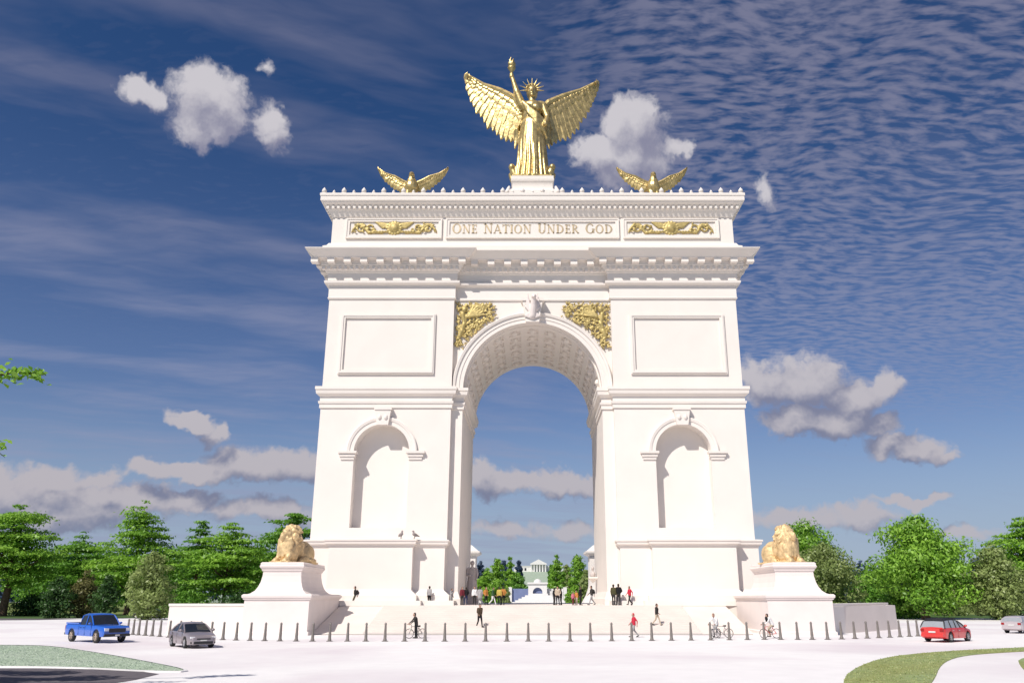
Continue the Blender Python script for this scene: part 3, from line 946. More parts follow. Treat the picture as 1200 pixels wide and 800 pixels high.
for s in (-1, 1):
    mb = MB(); y = YR - 0.05
    ro = XJ + 1.3
    ztop = 35.05
    def inside(x, z, mg=0.0):
        return math.hypot(x, z - ZS) > ro + mg and x < XI - 0.15 - mg * .5 and z < ztop - mg and x > (4.3 if s < 0 else 3.4)
    for k in range(1300):
        x, z = rnd.uniform(3.0, XI), rnd.uniform(29.6, ztop)
        if inside(x, z, 0.18):
            r = rnd.uniform(.09, .2)
            leafy(mb, x * s, y - rnd.uniform(0, .12), z, rnd.uniform(0, 6.28), r * 2.0, r * .5)
    # a reclining winged figure and leaf scrolls in front of the ground
    fig = [(7.9, 33.6), (7.7, 32.4), (7.95, 31.6), (8.2, 30.9)]
    mb.ell((7.7 * s, y - .2, 34.1), (.3, .3, .36))
    for (a, b), (c, d) in zip(fig, fig[1:]):
        mb.rc((a * s, y - .15, b), (c * s, y - .12, d), .26, .2)
    for k in range(6):
        mb.rc((7.3 * s, y - .3, 33.2), ((6.6 - .36 * k) * s, y - .2, 34.6 - .04 * k * k), .13, .07)
    scroll(mb, 6.1 * s, 34.1, .55, 1.6, s, y - .2, 0, .17)
    scroll(mb, 8.2 * s, 31.9, .4, 1.5, -s, y - .1, 1, .13)
    me = remesh(mb, 0.05, 1); me.materials.append(M['gold_relief'])
    o = link('gilded_spandrel_relief', me, ARCH, True)

# statue pedestal on the roof
mb = MB()
mb.stack([(-2.75, 90.0), (2.75, 90.0), (2.75, 96.0), (-2.75, 96.0)], [(0.45, 48.1), (0.45, 50.9), (0.25, 51.0), (0.0, 51.25)])
mb.stack([(-2.6, 90.4), (2.6, 90.4), (2.6, 95.6), (-2.6, 95.6)], [(0.12, 50.9), (0.05, 51.3), (-.08, 51.6), (-.08, 52.4), (0.0, 52.5), (0.08, 52.6), (0.1, 52.9), (0.04, 52.95), (0.04, 53.3), (-0.2, 53.42)])
for q in (-1, 1):
    mb.rc((q * 3.1, 89.7, 50.7), (q * 2.9, 90.0, 51.5), .3, .16)
part(mb, 'statue_pedestal', angle=40)

# ------------------------------------------------------------------ wings, statues
def interp(pts, t):
    n = len(pts) - 1
    f = min(max(t, 0), 1) * n
    i = min(int(f), n - 1)
    a, b = Vector(pts[i]), Vector(pts[i + 1])
    return a.lerp(b, f - i)

def wing_mb(lead, trail, nf=17, thick=0.1, layers=((1.0, 0), (0.66, 1), (0.4, 2), (0.2, 3)), cup=0.6, seed=1):
    """lead / trail: curves of (x, y, z) root to tip; feathers run from lead to trail in overlapping rows"""
    rn = random.Random(seed)
    mb = MB()
    span = (Vector(lead[-1]) - Vector(lead[0])).length
    for frac, row in layers:
        m = nf + row * 2
        for i in range(m):
            t = (i + 0.5) / m
            a = interp(lead, t); b = interp(trail, t)
            b = a.lerp(b, frac * (1 + rn.uniform(-.05, .05)))
            d = b - a
            ln = d.length
            if ln < 1e-3: continue
            tl = (interp(trail, min(1, t + .02)) - interp(trail, max(0, t - .02)))
            w = max(span / m * 1.9, ln * 0.13)
            dn = d.normalized()
            side = Vector((0, -1, 0)).cross(dn).normalized()
            off = Vector((0, -1, 0)) * (row * thick * 1.3 + thick * .4 * (i % 2))
            vs, fs = [], []
            K = 7
            for k in range(K + 1):
                q = k / K
                ww = w * (0.55 + 0.5 * math.sin(math.pi * min(1, q * .95)) ** 0.7) * (1 if q < .86 else math.sqrt(max(0.02, 1 - ((q - .86) / .145) ** 2)))
                c = a + d * q + off + Vector((0, 1, 0)) * (-cup * math.sin(q * math.pi) * .25)
                vs += [c - side * ww * .5 + Vector((0, thick * .4, 0)), c - Vector((0, thick * .75, 0)), c + side * ww * .5 + Vector((0, thick * .4, 0)), c + Vector((0, thick, 0))]
            for k in range(K):
                for j in range(4):
                    fs.append((k * 4 + j, k * 4 + (j + 1) % 4, k * 4 + 4 + (j + 1) % 4, k * 4 + 4 + j))
            fs += [(0, 1, 2, 3), (K * 4 + 3, K * 4 + 2, K * 4 + 1, K * 4)]
            mb.add(vs, fs)
    # the limb along the leading edge
    mb.tube([Vector(p) + Vector((0, -thick * 3.5, 0)) for p in lead], [span * .052, span * .05, span * .042, span * .034, span * .014][:len(lead)] if len(lead) <= 5 else [span * .05] * len(lead), 8)
    return mb

STAT_Z = 53.4
STAT = thing('winged_statue', 'tall gilded winged woman with rayed crown raising a torch above the arch', 'statue', (-0.05, 93, STAT_Z))
STAT.scale = (1, 1, 1.06)
mb = MB()
fold = lambda t, z: 1 + (0.055 * math.sin(9 * t + z * .35) + 0.05 * math.sin(17 * t - z * .5) + .03 * math.sin(31 * t)) * max(0.15, 1 - z / 8.6)
mb.lathe([(2.35, 0.05), (2.22, .5), (2.02, 2), (1.86, 4), (1.72, 6), (1.55, 7.4), (1.3, 8.6), (1.1, 9.1)], 72, fold=fold)
mb.ell((0, -0.1, 8.2), (1.55, 1.25, 1.15)); mb.ell((0, 0, 9.6), (1.28, .98, 1.5)); mb.ell((0, -.1, 10.7), (1.5, 1.0, 1.0))
mb.ell((-.55, -.7, 10.4), (.55, .5, .5)); mb.ell((.55, -.7, 10.4), (.55, .5, .5))
mb.rc((-1.2, 0, 11.15), (1.2, 0, 11.15), .58, .58)
mb.rc((0, 0, 11.3), (0, -.08, 12.3), .5, .42)
mb.ell((0, -.12, 12.95), (.66, .78, .92)); mb.ell((0, .25, 12.95), (.76, .72, .9)); mb.rc((0, .55, 12.6), (0, .6, 11.7), .42, .3)
mb.rc((0, -.85, 13.05), (0, -1.0, 12.8), .1, .15)               # nose
mb.rc((-.12, -.78, 12.5), (.12, -.78, 12.5), .09, .09); mb.ell((0, -.66, 12.25), (.25, .2, .16))
for q in (-1, 1):
    mb.ell((q * .26, -.78, 13.1), (.13, .08, .07)); mb.rc((q * .1, -.84, 13.27), (q * .42, -.7, 13.27), .07, .06)
    mb.ell((q * .68, -.05, 12.9), (.08, .16, .22))
# raised arm, bent arm
mb.rc((-1.35, 0, 11.25), (-2.05, -.15, 13.0), .56, .44); mb.rc((-2.05, -.15, 13.0), (-2.7, -.2, 15.2), .42, .27)
mb.ell((-2.72, -.2, 15.35), (.3, .26, .34))
mb.rc((1.45, 0, 11.1), (2.0, -.2, 9.3), .54, .42); mb.rc((2.0, -.2, 9.3), (1.75, -1.2, 7.9), .4, .28); mb.ell((1.72, -1.3, 7.7), (.3, .26, .34))
for i in range(5):                                                  # fingers closed on the torch and on the palm branch
    for (cx, cy, cz) in ((-2.74, -.2, 15.12 + .11 * i), (1.72, -1.35, 7.5 + .1 * i)):
        a = [(cx + .27 * math.cos(t), cy + .27 * math.sin(t), cz) for t in (R(-200), R(-150), R(-90), R(-40), R(-5 - 8 * i))]
        mb.tube(a, [.07, .075, .07, .065, .05], 6)
# mantle: bands of drapery across the body and a train falling at both sides
for k in range(9):
    f = k / 8
    mb.tube([(-1.3 + .1 * f, -.75 - .1 * f, 11.3 - .3 * f), (-.5, -1.25, 10.2 - f * .9), (.6, -1.35, 9.2 - f * 1.3), (1.6, -.9, 8.4 - f * 1.5), (1.9, -.1, 8.1 - 1.6 * f)], [.16, .17, .18, .18, .15], 7)
for k in range(11):
    t = R(-160 + 14 * k + 3 * (k % 3)); w = .2 - .01 * (k % 4)
    mb.tube([(1.45 * math.cos(t), 1.15 * math.sin(t), 8.0), (1.72 * math.cos(t), 1.6 * math.sin(t), 5.5), (1.95 * math.cos(t + .05), 1.95 * math.sin(t + .05), 2.5), (2.3 * math.cos(t + .02), 2.3 * math.sin(t + .02), .15)], [w * .7, w, w * 1.15, w * 1.3], 7)
for q in (-1, 1):
    for k in range(6):
        mb.tube([(q * 1.5, .1 + .1 * k, 9.0 - .2 * k), (q * (2.0 + .05 * k), -.2 + .1 * k, 7.6), (q * (1.75 + .1 * k), .1, 6.0 - .2 * k)], [.26, .24, .1], 7)
    mb.rc((q * 1.9, -.5, 0.3), (q * 2.5, -.6, 1.8), .6, .42); mb.ell((q * 2.6, -.75, 2.05), (.42, .42, .42))
    mb.rc((q * 2.4, -.6, .2), (q * 2.75, -.3, 1.2), .4, .3)
mb.box(-2.5, 2.5, -2.4, 2.2, -.05, .25)
me = remesh(mb, 0.075, 1); me.materials.append(M['gold'])
body = link('robed_figure', me, STAT)
mb = MB()
mb.sweep_arc(0, 13.35, [(.72, -.3), (.72, .3), (.84, .3), (.84, -.3)], R(-5), R(185), 20)
for k in range(9):
    a = R(-8 + 24.5 * k)
    mb.rc((.72 * math.cos(a), -.25, 13.25 + .72 * math.sin(a) * .9), (1.62 * math.cos(a), -.3, 13.3 + 1.6 * math.sin(a)), .13, .025, 7)
mb.build('rayed_crown', M['gold'], STAT, smooth=True)
mb = MB()
mb.lathe([(.1, 14.6), (.14, 15.2), (.2, 15.9), (.5, 16.35), (.56, 16.5), (.3, 16.55)], 14, at=(-2.75, -.2, 0))
tch = mb.build('torch', M['gold'], STAT, smooth=True)
mb = MB(); mb.ell((-2.75, -.2, 17.0), (.5, .5, .58)); 
for k in range(5):
    a = 2 * math.pi * k / 5
    mb.rc((-2.75 + .3 * math.cos(a), -.2 + .3 * math.sin(a), 17.0), (-2.75 + .3 * math.cos(a + .6), -.2 + .3 * math.sin(a + .6), 17.75 + .12 * (k % 2)), .26, .05)
mb.build('gilded_flame', M['gold'], tch, smooth=True)
lead_l = [(-1.2, .8, 10.6), (-2.3, 1.1, 12.6), (-4.3, 1.5, 14.0), (-6.6, 1.9, 15.1), (-9.0, 2.1, 16.9)]
trail_l = [(-1.4, 1.0, 6.4), (-3.0, 1.3, 6.6), (-4.9, 1.6, 7.6), (-6.5, 1.9, 9.7), (-7.9, 2.0, 12.0), (-8.9, 2.1, 14.4), (-9.5, 2.2, 17.1)]
lead_r = [(1.2, .8, 10.6), (2.2, 1.1, 12.0), (4.2, 1.5, 13.2), (6.6, 1.9, 14.3), (8.9, 2.1, 15.8)]
trail_r = [(1.4, 1.0, 6.2), (2.8, 1.3, 6.1), (4.6, 1.6, 7.0), (6.2, 1.9, 8.9), (7.7, 2.0, 11.2), (8.6, 2.1, 13.4), (9.35, 2.2, 16.0)]
wing_mb(lead_l, trail_l, 17, .1, seed=3).build('wing', M['gold'], STAT)
wing_mb(lead_r, trail_r, 17, .1, seed=4).build('wing', M['gold'], STAT)

# roof eagles
for s, lab in ((-1, 'gilded eagle with raised wings on the roof edge left of the winged statue'), (1, 'gilded eagle with raised wings on the roof edge right of the winged statue')):
    E_ = thing('eagle_statue', lab, 'statue', (14.7 * s, 88.2, 48.2), 0, 'gilded eagles on the roof')
    mb = MB()
    mb.rc((0, .2, 1.9), (0, -.1, 3.0), .75, .6); mb.ell((0, 0, 2.4), (.82, .72, .9))
    mb.rc((0, -.1, 3.0), (0, -.25, 3.75), .5, .36); mb.ell((0, -.35, 3.85), (.34, .42, .34)); mb.rc((0, -.65, 3.85), (0, -.95, 3.62), .17, .05)
    for k in range(5):
        mb.rc((0, .5, 1.9), (-.5 + .25 * k, 1.1, .6), .22, .16)
    for q in (-1, 1):
        mb.rc((q * .35, -.1, 1.8), (q * .42, -.25, .9), .34, .2)
        for a in (-.2, 0, .2):
            mb.rc((q * .42, -.25, .85), (q * .42 + a, -.7, .75), .12, .07)
    me = remesh(mb, .06, 1); me.materials.append(M['gold'])
    link('eagle_body', me, E_)
    MB().lathe([(1.2, 0), (1.15, .3), (.95, .5), (.8, .75), (.5, .8)], 20).build('rock_base', M['gold'], E_)
    for q in (-1, 1):
        ld = [(q * .5, .3, 2.9), (q * 1.1, .35, 3.2), (q * 2.1, .45, 3.9), (q * 3.3, .5, 4.35), (q * 4.25, .55, 5.15)]
        tr = [(q * .6, .35, 1.9), (q * 1.3, .4, 1.75), (q * 2.3, .5, 2.3), (q * 3.3, .55, 3.2), (q * 4.0, .55, 4.2), (q * 4.4, .55, 5.1)]
        wing_mb(ld, tr, 12, .05, layers=((1, 0), (.62, 1), (.3, 2)), seed=7).build('wing', M['gold'], E_)

# lion pedestals and lions
for s, side in ((-1, 'left'), (1, 'right')):
    P_ = thing('lion_pedestal', 'pinkish white stone pedestal with a flared waist under the %s golden lion' % side, 'pedestal', (21.9 * s, 77, 0), 0, 'lion pedestals')
    dx = 0.0 if s < 0 else 1.0
    blk = mir([(18.9 + dx, 72.0), (24.4 + dx, 72.0), (24.4 + dx, 83.0), (18.9 + dx, 83.0)], s)
    def wp(mb, nm): return mb.build(nm, M['pedestal'], P_, world=True)
    wp(MB().stack(blk, [(0.12, -0.1), (0.12, 0.25), (0, 0.32), (0, 2.85)]), 'plinth_block')
    wp(MB().stack(blk, [(0, 2.83), (0.1, 2.86), (0.12, 2.95), (0.2, 3.02), (0.22, 3.2), (0.1, 3.3)]), 'plinth_moulding')
    u = mir([(20.05 + dx, 73.0), (23.35 + dx, 73.0), (23.35 + dx, 80.0), (20.05 + dx, 80.0)], s)
    wp(MB().stack(u, [(.95, 3.28), (.72, 3.36), (.44, 3.58), (.25, 3.9), (.11, 4.3), (.02, 4.8), (0.0, 5.2)]), 'flared_waist')
    wp(MB().stack(u, [(0, 5.18), (0.08, 5.22), (0.12, 5.35), (0.24, 5.5), (0.28, 5.62), (.22, 5.7), (.22, 5.88), (.12, 5.95)]), 'cap')
    Lr = thing('lion_statue', 'golden lion with a heavy mane lying upright on the %s pedestal' % side, 'statue', ((21.65 + dx) * s, 74.5, 5.92), R(24) * s, 'golden lions on pedestals')
    mb = MB()
    mb.ell((0, .9, 1.05), (.92, 1.25, .95)); mb.ell((0, 2.0, .95), (.95, .95, .95)); mb.ell((0, .0, 1.25), (1.0, .85, 1.25))
    mb.rc((0, -.1, .7), (0, -.1, 2.2), 1.02, .78)
    for q in (-1, 1):
        mb.rc((q * .62, -.2, 1.3), (q * .64, -.72, .6), .42, .33); mb.rc((q * .64, -.72, .6), (q * .66, -.95, .22), .33, .28); mb.ell((q * .67, -1.12, .22), (.34, .42, .24))
        for a in (-.2, -.07, .07, .2):
            mb.rc((q * .67 + a, -1.3, .18), (q * .67 + a, -1.5, .13), .11, .09)
        mb.ell((q * .85, 1.9, .75), (.46, .85, .8)); mb.rc((q * .98, 1.6, .35), (q * 1.02, .9, .25), .34, .27); mb.ell((q * 1.02, .75, .22), (.3, .38, .22))
    mb.ell((0, -.35, 2.35), (.62, .66, .66)); mb.rc((0, -.75, 2.3), (0, -1.15, 2.12), .4, .33); mb.rc((0, -.8, 2.5), (0, -1.3, 2.32), .17, .15)
    mb.ell((0, -1.2, 1.93), (.26, .2, .17))
    for q in (-1, 1):
        mb.ell((q * .25, -.9, 2.55), (.09, .09, .08)); mb.ell((q * .55, -.1, 2.9), (.2, .12, .24)); mb.rc((q * .1, -.98, 2.66), (q * .4, -.8, 2.68), .09, .07)
    rr = random.Random(11)
    mb.rc((0, -.1, 2.3), (0, -.1, 2.75), .72, .48)
    for k in range(150):                                            # locks of the mane
        a = rr.uniform(0, 2 * math.pi); h = rr.uniform(-1, 1)
        ringr = .75 + .2 * rr.random()
        y = .15 + .5 * rr.uniform(-1, .9)
        c = Vector((ringr * math.cos(a) * .86, y, 2.25 + ringr * math.sin(a) * .85))
        e = c + Vector((.34 * math.cos(a), .12, .3 * math.sin(a) - .22))
        mb.rc(c, e, .17, .07, 7)
    for k in range(90):
        x = rr.uniform(-.95, .95); z = rr.uniform(.8, 2.0)
        y = -1.02 * math.sqrt(max(0, 1 - (x / 1.2) ** 2)) + .0
        mb.rc((x, y, z), (x * 1.04, y - .1, z - .42), .17, .06, 7)
    mb.ell((0, .2, 2.55), (.8, .6, .58))
    mb.tube([(0.2, 2.8, .6), (.8, 3.0, .3), (1.25, 2.6, .25), (1.35, 2.0, .25)], [.16, .13, .12, .1], 8); mb.ell((1.35, 1.85, .27), (.18, .3, .2))
    mb.box(-1.25, 1.25, -1.5, 3.1, -.03, .12)
    mb.v = [(x * .84, y * .9, z * 1.06 if z > 0 else z) for x, y, z in mb.v]
    me = remesh(mb, .055, 1); me.materials.append(M['gold_lion'])
    link('lion_body', me, Lr)

# stone figure inside the passage, bracket with a bust, rear pylons, birds on the ledge
sx_, sz_ = PL(547, 702, 97)
S2 = thing('robed_statue', 'grey stone robed statue on a plinth inside the shaded left side of the arch passage', 'statue', (-6.95, 97, ZP))
MB().stack([(-.75, -.75), (.75, -.75), (.75, .75), (-.75, .75)], [(.12, 0), (.12, .2), (0, .28), (0, .9), (.1, .95), (.1, 1.1), (0, 1.12)]).build('plinth', M['statue_stone'], S2)
mb = MB()
mb.lathe([(.68, 1.1), (.62, 1.6), (.52, 2.5), (.42, 3.1), (.4, 3.4)], 32, fold=lambda t, z: 1 + .06 * math.sin(8 * t) + .04 * math.sin(13 * t))
mb.ell((0, 0, 3.55), (.48, .36, .55)); mb.rc((-.42, 0, 3.85), (.42, 0, 3.85), .2, .2); mb.rc((0, 0, 3.9), (0, -.03, 4.25), .16, .14); mb.ell((0, -.05, 4.5), (.2, .24, .28)); mb.ell((0, .08, 4.52), (.26, .26, .3))
mb.rc((-.5, 0, 3.8), (-.6, -.1, 3.2), .17, .14); mb.rc((-.6, -.1, 3.2), (-.25, -.45, 3.1), .13, .1)
mb.rc((.5, 0, 3.8), (.62, -.1, 3.2), .17, .14); mb.rc((.62, -.1, 3.2), (.5, -.3, 2.7), .13, .1)
me = remesh(mb, .05, 1); me.materials.append(M['statue_stone']); link('robed_figure', me, S2)
B2 = thing('bust', 'small pale stone bust on a wall bracket at the right side of the arch passage', 'bust', (7.45, 100, 5.2))
MB().stack([(-.75, -.6), (.2, -.6), (.2, .6), (-.75, .6)], [(-.4, -.5), (-.25, -.3), (0, -.1), (.06, 0), (.06, .12), (0, .14)]).build('bracket', M['stone'], B2)
mb = MB(); mb.ell((-.3, 0, .4), (.34, .4, .4)); mb.rc((-.3, 0, .6), (-.3, -.03, .95), .13, .12); mb.ell((-.3, -.05, 1.15), (.18, .22, .25))
me = remesh(mb, .04, 1); me.materials.append(M['statue_stone']); link('bust_figure', me, B2)
for s, side in ((-1, 'left'), (1, 'right')):
    Q = thing('stone_pylon', 'sunlit cream stone pylon with a peaked cap seen through the arch at its %s side' % side, 'pylon', (12.4 * s, 152, 0), 0, 'pylons behind the arch')
    pl = [(-2.2, -2.2), (2.2, -2.2), (2.2, 2.2), (-2.2, 2.2)]
    MB().stack(pl, [(1.5, 0), (1.5, 1.2), (1.2, 2.2), (.5, 3.4), (.1, 4.6), (0, 5.2), (0, 10.2)]).build('shaft', M['stone'], Q)
    MB().stack(pl, [(0, 10.18), (.2, 10.3), (.75, 10.6), (.8, 10.9), (.5, 11.0), (-.7, 12.0), (-1.6, 12.3)]).build('cap', M['stone'], Q)
    MB().lathe([(.6, 12.2), (.4, 12.5), (.6, 13.0), (.4, 13.6), (.08, 14.8), (.01, 15.2)], 12).build('finial', M['stone'], Q, smooth=True)
for x, lab in ((470, 'small grey bird standing on the left pier ledge, the one farther from the opening'), (486, 'small grey bird standing on the left pier ledge, the one nearer the opening')):
    X, Z = PL(x, 632, 84.6)
    mb = MB()
    mb.rc((0, .12, .34), (0, -.1, .46), .15, .17); mb.rc((0, -.1, .5), (0, -.16, .68), .1, .09); mb.ell((0, -.18, .72), (.1, .12, .1)); mb.rc((0, -.28, .72), (0, -.38, .69), .035, .01)
    mb.rc((0, .2, .32), (0, .5, .24), .1, .05)
    for q in (-1, 1):
        mb.rc((q * .06, 0, .28), (q * .06, -.02, .02), .035, .03); mb.rc((q * .06, -.02, .02), (q * .06, -.14, .02), .03, .02)
        mb.rc((q * .13, -.05, .48), (q * .12, .32, .34), .09, .04)
    me = remesh(mb, .025, 1); me.materials.append(M['bird'])
    B = link('bird', me); B.location = (X, 84.5, 8.72); B.rotation_euler = (0, 0, R(40 if x == 470 else -60))
    tag(B, lab, 'bird', 'birds on the ledge')

# ------------------------------------------------------------------ trees
def quads_mesh(name, V, tint, m):
    """V: (n, 4, 3) leaf faces"""
    n = len(V)
    me = bpy.data.meshes.new(name)
    me.vertices.add(n * 4); me.vertices.foreach_set('co', V.reshape(-1).astype(np.float32))
    me.loops.add(n * 4); me.loops.foreach_set('vertex_index', np.arange(n * 4, dtype=np.int32))
    me.polygons.add(n)
    me.polygons.foreach_set('loop_start', np.arange(0, n * 4, 4, dtype=np.int32))
    me.polygons.foreach_set('loop_total', np.full(n, 4, dtype=np.int32))
    a = me.attributes.new('tint', 'FLOAT', 'FACE'); a.data.foreach_set('value', tint.astype(np.float32))
    me.materials.append(m)
    me.update(calc_edges=True); me.validate()
    return me

def leaves(C, Nn, size, rs, long_=1.5):
    n = len(C)
    Nn = Nn / (np.linalg.norm(Nn, axis=1, keepdims=True) + 1e-9)
    rv = rs.normal(size=(n, 3))
    t = np.cross(Nn, rv); t /= (np.linalg.norm(t, axis=1, keepdims=True) + 1e-9)
    b = np.cross(Nn, t)
    h = (size * 0.5)[:, None]
    V = np.stack([C - t * h * long_, C - b * h * 0.75 + Nn * h * .25, C + t * h * long_, C + b * h * 0.75 + Nn * h * .25], axis=1)
    return V

def sphere_pts(n, rs):
    p = rs.normal(size=(n, 3))
    return p / np.linalg.norm(p, axis=1, keepdims=True)

PROFILE = dict(
    tier=[(.24, .35), (.36, .8), (.5, 1.0), (.64, .95), (.78, .72), (.9, .42), (1.0, .12)],
    spire=[(.2, .6), (.32, .95), (.45, 1.0), (.6, .88), (.75, .62), (.88, .33), (1.0, .06)],
    round=[(.1, .6), (.25, .92), (.45, 1.0), (.65, .92), (.82, .68), (.93, .4), (1.0, .15)],
    bush=[(.02, .55), (.15, .85), (.4, 1.0), (.65, .85), (.85, .5), (1.0, .12)])

def tree_meshes(seed, H, W, style, leaf, lm, n_leaves, flat, trunk_r=None, fork=True):
    rs = np.random.RandomState(seed); rn = random.Random(seed)
    prof = PROFILE[style]
    zs, ws = [p[0] for p in prof], [p[1] for p in prof]
    pads = []
    step = (0.085 if flat else 0.10) * H
    step = max(step * (1.15 if flat else 1), leaf * 1.6)
    z = zs[0] * H
    lean = rn.uniform(-.03, .03) * W
    while z < H * 1.0:
        f = z / H
        r = np.interp(f, zs, ws) * W / 2 * rn.uniform(.86, 1.08)
        pr = (0.17 if flat else 0.14) * W * rn.uniform(.8, 1.15)
        pr = max(min(pr, r * .95), leaf * 1.3)
        k = max(1, int(2.6 * (r / pr) ** 1.15))
        a0 = rn.uniform(0, 6.28)
        for i in range(k):
            a = a0 + 2.399 * i
            d = r * math.sqrt((i + .6) / k) * rn.uniform(.8, 1.04)
            d = max(0, d - pr * .45)
            q = pr * rn.uniform(.65, 1.25)
            pads.append((d * math.cos(a) + lean * f, d * math.sin(a), z + rn.uniform(-.6, .6) * step - d * .06, q, q * rn.uniform(.85, 1.2), q * (rn.uniform(.2, .32) if flat else rn.uniform(.6, .85))))
        z += step * rn.uniform(.75, 1.2) * (1 - .4 * f)
    for i in range(6):                                              # leafy leader joining the top tiers
        f = .62 + .06 * i
        q = max(leaf, W * .07 * (1.3 - f))
        pads.append((lean * f, 0, H * f, q, q, H * .045))
    P = np.array(pads)
    wgt = P[:, 3] * P[:, 4]; wgt = wgt / wgt.sum()
    idx = rs.choice(len(P), size=n_leaves, p=wgt)
    sp = sphere_pts(n_leaves, rs)
    if flat:
        sp[:, 2] = np.where(rs.rand(n_leaves) < .85, np.abs(sp[:, 2]), sp[:, 2])
    rad = rs.rand(n_leaves) ** 0.35
    C = P[idx, :3] + sp * P[idx, 3:6] * rad[:, None]
    # stray sprays break the outline
    st_ = rs.rand(n_leaves) < .10
    C[st_] += sp[st_] * P[idx[st_], 3:6] * 0.35
    zt_ = np.percentile(C[:, 2], 99.8)
    C[:, 2] *= np.where(C[:, 2] > .3 * H, 1 + (H / zt_ - 1) * np.clip((C[:, 2] - .3 * H) / (.4 * H), 0, 1), 1)
    C[:, :2] *= (W / 2) / np.percentile(np.abs(C[:, :2]), 99.3)
    Nn = sp * (0.55 if flat else 0.9) + rs.normal(size=(n_leaves, 3)) * .45 + np.array([0, 0, .75 if flat else .35])
    size = leaf * rs.uniform(.6, 1.35, n_leaves)
    padt = rs.rand(len(P))
    tint = np.clip(.55 * padt[idx] + .55 * rs.rand(n_leaves) - .05, 0, 1)
    crown = quads_mesh('crown', leaves(C, Nn, size, rs), tint, M[lm])
    mb = MB()
    tr = trunk_r or H * .022
    top = .78 * H
    mid = Vector((rn.uniform(-.02, .02) * H, 0, H * .3))
    mb.tube([(0, 0, -.15), (0, 0, .02 * H), (mid.x * .4, 0, .14 * H), mid, (lean * .6, 0, .55 * H), (lean * .8, 0, top)],
            [tr * 1.7, tr * 1.25, tr, tr * .85, tr * .5, tr * .12], 9)
    order = sorted(range(len(pads)), key=lambda i: -pads[i][3])[:14 if fork else 8]
    for i in order:
        x, y, zz, *_ = pads[i]
        b = Vector((lean * .3, 0, min(zz * .62, .5 * H) + .02 * H)) if zz > .3 * H else Vector((0, 0, zz * .7))
        e = Vector((x, y, zz - .02 * H)); m = b.lerp(e, .5) + Vector((0, 0, -.015 * H))
        mb.tube([b, m, e], [tr * .5, tr * .33, tr * .08], 6)
    return mb.mesh('trunk', M['bark'], True), crown

def tree(name, label, x, Y, top, wpx, style, leaf, lm, n, flat, seed, group, z0=0.0, tr=None, leaf_px=None, cat='tree'):
    X, Z = PL(x, top, Y)
    W = wpx / PXM(Y) * .9
    tm, cm = tree_meshes(seed, Z - z0, W, style, leaf, lm, n, flat, tr)
    t = thing(name, label, cat, (X, Y, z0), 0, group)
    link('trunk', tm, t); link('crown', cm, t)
    return t

gl, gr = 'trees to the left of the arch', 'trees to the right of the arch'
TL = [
 ('shade_tree', 'spreading tiered tree with a stout forked trunk at the far left edge', 26, 146, 592, 150, 'tier', .42, 'leaf_bright', 15000, True, .62),
 ('shade_tree', 'tiered tree cut by the left picture edge, behind the stout forked trunk', -22, 168, 604, 100, 'tier', .45, 'leaf_deep', 9000, True, None),
 ('shade_tree', 'lower dull green tiered tree filling the dip between the two tallest left trees', 99, 192, 627, 85, 'tier', .5, 'leaf_deep', 8000, True, None),
 ('shade_tree', 'tallest tiered bright green tree behind the blue pickup and grey car', 166, 158, 594, 140, 'spire', .42, 'leaf_bright', 16000, True, None),
 ('shade_tree', 'slim tree with a narrow pointed top between the tallest tree and the lion', 238, 186, 611, 66, 'spire', .45, 'leaf_deep', 7000, True, None),
 ('shade_tree', 'broad tiered tree with a leaning trunk behind the left retaining wall', 271, 152, 614, 122, 'tier', .42, 'leaf_bright', 14000, True, None),
 ('shade_tree', 'tiered tree rising directly behind the left golden lion', 345, 166, 602, 100, 'tier', .45, 'leaf_deep', 11000, True, None),
 ('shade_tree', 'dim background tree closing the gap left of the tallest tree', 128, 214, 640, 90, 'round', .55, 'leaf_deep', 6500, False, None),
 ('shade_tree', 'dim background tree closing the gap behind the slim pointed tree', 218, 216, 640, 100, 'round', .55, 'leaf_deep', 6500, False, None),
 ('shade_tree', 'dim background tree between the broad tiered tree and the lion', 312, 214, 634, 90, 'round', .55, 'leaf_deep', 6500, False, None),
 ('shade_tree', 'dim background tree behind the stout forked trunk', 60, 214, 640, 100, 'round', .55, 'leaf_deep', 6500, False, None),
 ('young_tree', 'small dark green young tree standing left of the blue pickup', 70, 132, 676, 44, 'bush', .3, 'leaf_dark', 3200, False, .09),
 ('young_tree', 'small brownish young tree standing behind the blue pickup cab', 103, 136, 668, 40, 'bush', .3, 'leaf_brown', 3000, False, .09),
 ('young_tree', 'small dark young tree standing behind the blue pickup bonnet', 129, 130, 674, 34, 'bush', .3, 'leaf_dark', 2600, False, .09),
 ('young_tree', 'greyish olive young tree standing above the curved bollard row', 183, 122, 648, 60, 'bush', .32, 'leaf_olive', 6000, False, .12),
 ('shrub', 'low dark shrub on the lawn at the far left under the forked trunk', 40, 150, 696, 60, 'bush', .3, 'leaf_dark', 3000, False, .06),
 ('shrub', 'low bright shrub behind the left retaining wall end', 222, 150, 690, 60, 'bush', .3, 'leaf_deep', 3000, False, .06),
 ('shrub', 'low dark shrub behind the left lion pedestal', 285, 146, 692, 66, 'bush', .3, 'leaf_dark', 3000, False, .06),
]
for i, (nm, lab, x, Y, top, w, sty, lf, lm, n, fl, tr_) in enumerate(TL):
    tree(nm, lab, x, Y, top, w, sty, lf, lm, n, fl, 100 + i, gl, tr=tr_, cat='shrub' if nm == 'shrub' else 'tree')
